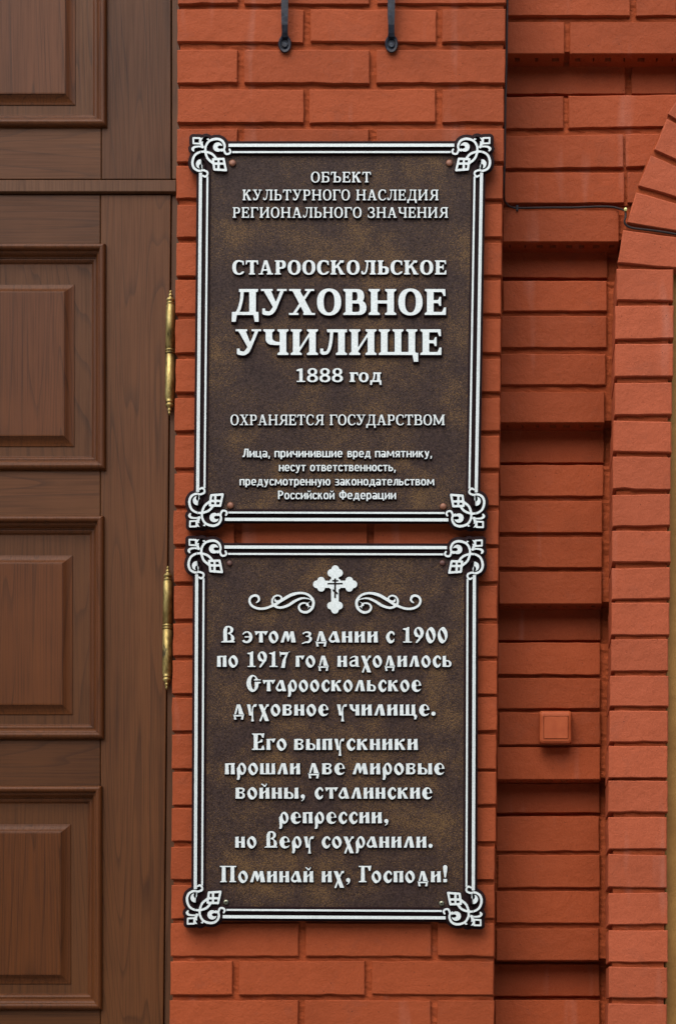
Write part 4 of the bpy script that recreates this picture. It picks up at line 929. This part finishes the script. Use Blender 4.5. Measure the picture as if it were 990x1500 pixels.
# ================================================================ iron brackets above the upper plaque
def bracket(x, lab):
    t = thing('iron_bracket', P(x, 66, 0), lab, 'iron bracket', 'iron bracket feet above the plaques')
    # bent strap: flat section lofted along its path
    path = [(-260, -120), (-200, -60), (-130, -26), (-40, -15), (20, -14), (36, -12.5), (48, -9), (54, -6)]
    hw = [5.2, 5.2, 5.2, 5.2, 5.2, 4.6, 4.4, 5.0]; V, Fc = [], []
    for (y, d), h in zip(path, hw):
        for sx, dz in ((-1, -3.4), (1, -3.4), (1, 3.4), (-1, 3.4)): V.append(P(x + sx * h + R.uniform(-.25, .25) - (.0 if y < 0 else .2), y, d + dz))
    for j in range(len(path) - 1):
        for k in range(4): n = (k + 1) % 4; Fc.append((j * 4 + k, j * 4 + n, j * 4 + 4 + n, j * 4 + 4 + k))
    Fc += [(0, 3, 2, 1), tuple(len(V) - 4 + k for k in range(4))]; fix_normals(mesh('strap', V, Fc, 'dark_iron', t))
    V, Fc = [], []; seg = 20; cy = 64.5
    prof = [(1, 0), (1, -5), (.88, -7), (.62, -6), (.55, -4.2)]
    for k_, dz in prof:
        for k in range(seg): a = 2 * math.pi * k / seg; V.append(P(x + math.sin(a) * 9.6 * k_, cy - math.cos(a) * 13 * k_ * (1.05 if math.cos(a) > 0 else 1), dz))
    for j in range(len(prof) - 1):
        for k in range(seg): n = (k + 1) % seg; Fc.append((j * seg + k, j * seg + n, (j + 1) * seg + n, (j + 1) * seg + k))
    Fc.append(tuple(range((len(prof) - 1) * seg, len(prof) * seg))); fix_normals(mesh('eye_plate', V, Fc, 'dark_iron', t))
    V, Fc = [], []; seg = 6
    for r_, dz in ((4.3, -3.5), (4.3, -6.6), (3.4, -7.6)):
        for k in range(seg): a = 2 * math.pi * k / seg + .3; V.append(P(x + math.sin(a) * r_, cy + 1 - math.cos(a) * r_, dz))
    for j in range(2):
        for k in range(seg): n = (k + 1) % seg; Fc.append((j * seg + k, j * seg + n, (j + 1) * seg + n, (j + 1) * seg + k))
    Fc.append(tuple(range(2 * seg, 3 * seg))); fix_normals(mesh('bolt_head', V, Fc, 'dark_iron', t))
bracket(417.2, 'black iron bracket foot bolted to the pier, the one nearer the door')
bracket(573.2, 'black iron bracket foot bolted to the pier, the one nearer the recess')

# ================================================================ cable down the pier edge and along the joint to the arch
ct = thing('cable', P(740, 300, 30), 'thin black cable running down the pier edge, then along a joint to the arch', 'cable')
cp = [(744, -150, 20), (743, -60, 15), (742.3, 20, 14), (741.2, 90, 16), (739.6, 160, 14), (738.6, 230, 17), (737.6, 270, 25), (737.6, 290, 50), (742, 299, 84), (750, 304, 97), (765, 304.8, 98), (800, 304.2, 98), (840, 304.0, 98), (875, 302.8, 98), (895, 303.2, 97), (906, 305.5, 92), (913, 308, 60), (915.5, 311, 6),
      (915.5, 318, -1), (914, 325, -1), (918, 331, 1), (928, 334.5, 2), (950, 337, 2), (975, 340.5, 2), (1000, 345, 2), (1040, 351, 3)]
cs = spline(cp, 5); v, f = tube([P(*c) for c in cs], 1.6 * S, 8); mesh('cable_run', v, f, 'cable_rubber', ct, smooth=True)
v, f = tube([P(915.6, 309.5, 30), P(915.7, 306.5, -3), P(915.8, 306.2, -5)], [2.4 * S, 2.4 * S, 1.4 * S], 10); mesh('end_cap', v, f, 'tip_white', ct, smooth=True)
v, f = slab_px(755.6, 300, 758.6, 308.5, 95, 104, .4); mesh('cable_clip', v, f, 'dark_iron', ct)

# ================================================================ surface-mounted switch
sw = thing('wall_switch', P(812.5, 1090, D1), 'small square surface-mounted switch box painted the same red as the brick', 'switch')
def rrect(x0, y0, x1, y1, r_, d, n=6):
    out = []
    for cx, cy, a0 in ((x1 - r_, y0 + r_, -90), (x1 - r_, y1 - r_, 0), (x0 + r_, y1 - r_, 90), (x0 + r_, y0 + r_, 180)):
        for k in range(n): a = math.radians(a0 + 90 * k / (n - 1)); out.append(P(cx + r_ * math.cos(a), cy + r_ * math.sin(a), d))
    return out
def rbox(name, layers, parent, mat, smooth=False):
    V, Fc = [], []; n = len(layers[0])
    for L in layers: V += L
    for j in range(len(layers) - 1):
        for k in range(n): m = (k + 1) % n; Fc.append((j * n + k, j * n + m, (j + 1) * n + m, (j + 1) * n + k))
    Fc.append(tuple(range((len(layers) - 1) * n, len(layers) * n)))
    return fix_normals(mesh(name, V, Fc, mat, parent, smooth=smooth))
X0, Y0, X1, Y1 = 789.0, 1041.4, 836.8, 1089.6
rbox('housing', [rrect(X0 + .6, Y0 + .6, X1 - .6, Y1 - .6, 4, 104), rrect(X0, Y0, X1, Y1, 4.5, 80), rrect(X0 + .3, Y0 + .3, X1 - .3, Y1 - .3, 4.5, 73), rrect(X0 + 1.4, Y0 + 1.2, X1 - 1.2, Y1 - 1.2, 4.5, 70), rrect(X0 + 4.5, Y0 + 4, X1 - 3.5, Y1 - 4, 3, 68.2), rrect(X0 + 6.2, Y0 + 7.2, X1 - 4.6, Y1 - 6.8, .8, 67.8), rrect(X0 + 6.4, Y0 + 7.4, X1 - 4.8, Y1 - 7.0, .8, 70.5)], sw, 'switch_paint')
rbox('rocker', [rrect(X0 + 7.1, Y0 + 8.1, X1 - 5.5, Y1 - 7.7, .8, 70.4), rrect(X0 + 7.1, Y0 + 8.1, X1 - 5.5, Y1 - 7.7, .8, 68.3), rrect(X0 + 7.6, Y0 + 8.6, X1 - 6, Y1 - 8.2, .8, 67.8)], sw, 'switch_paint')

for o_ in list(COL.objects):
    if o_.parent is None and 'category' in o_: o_['kind'] = 'thing'
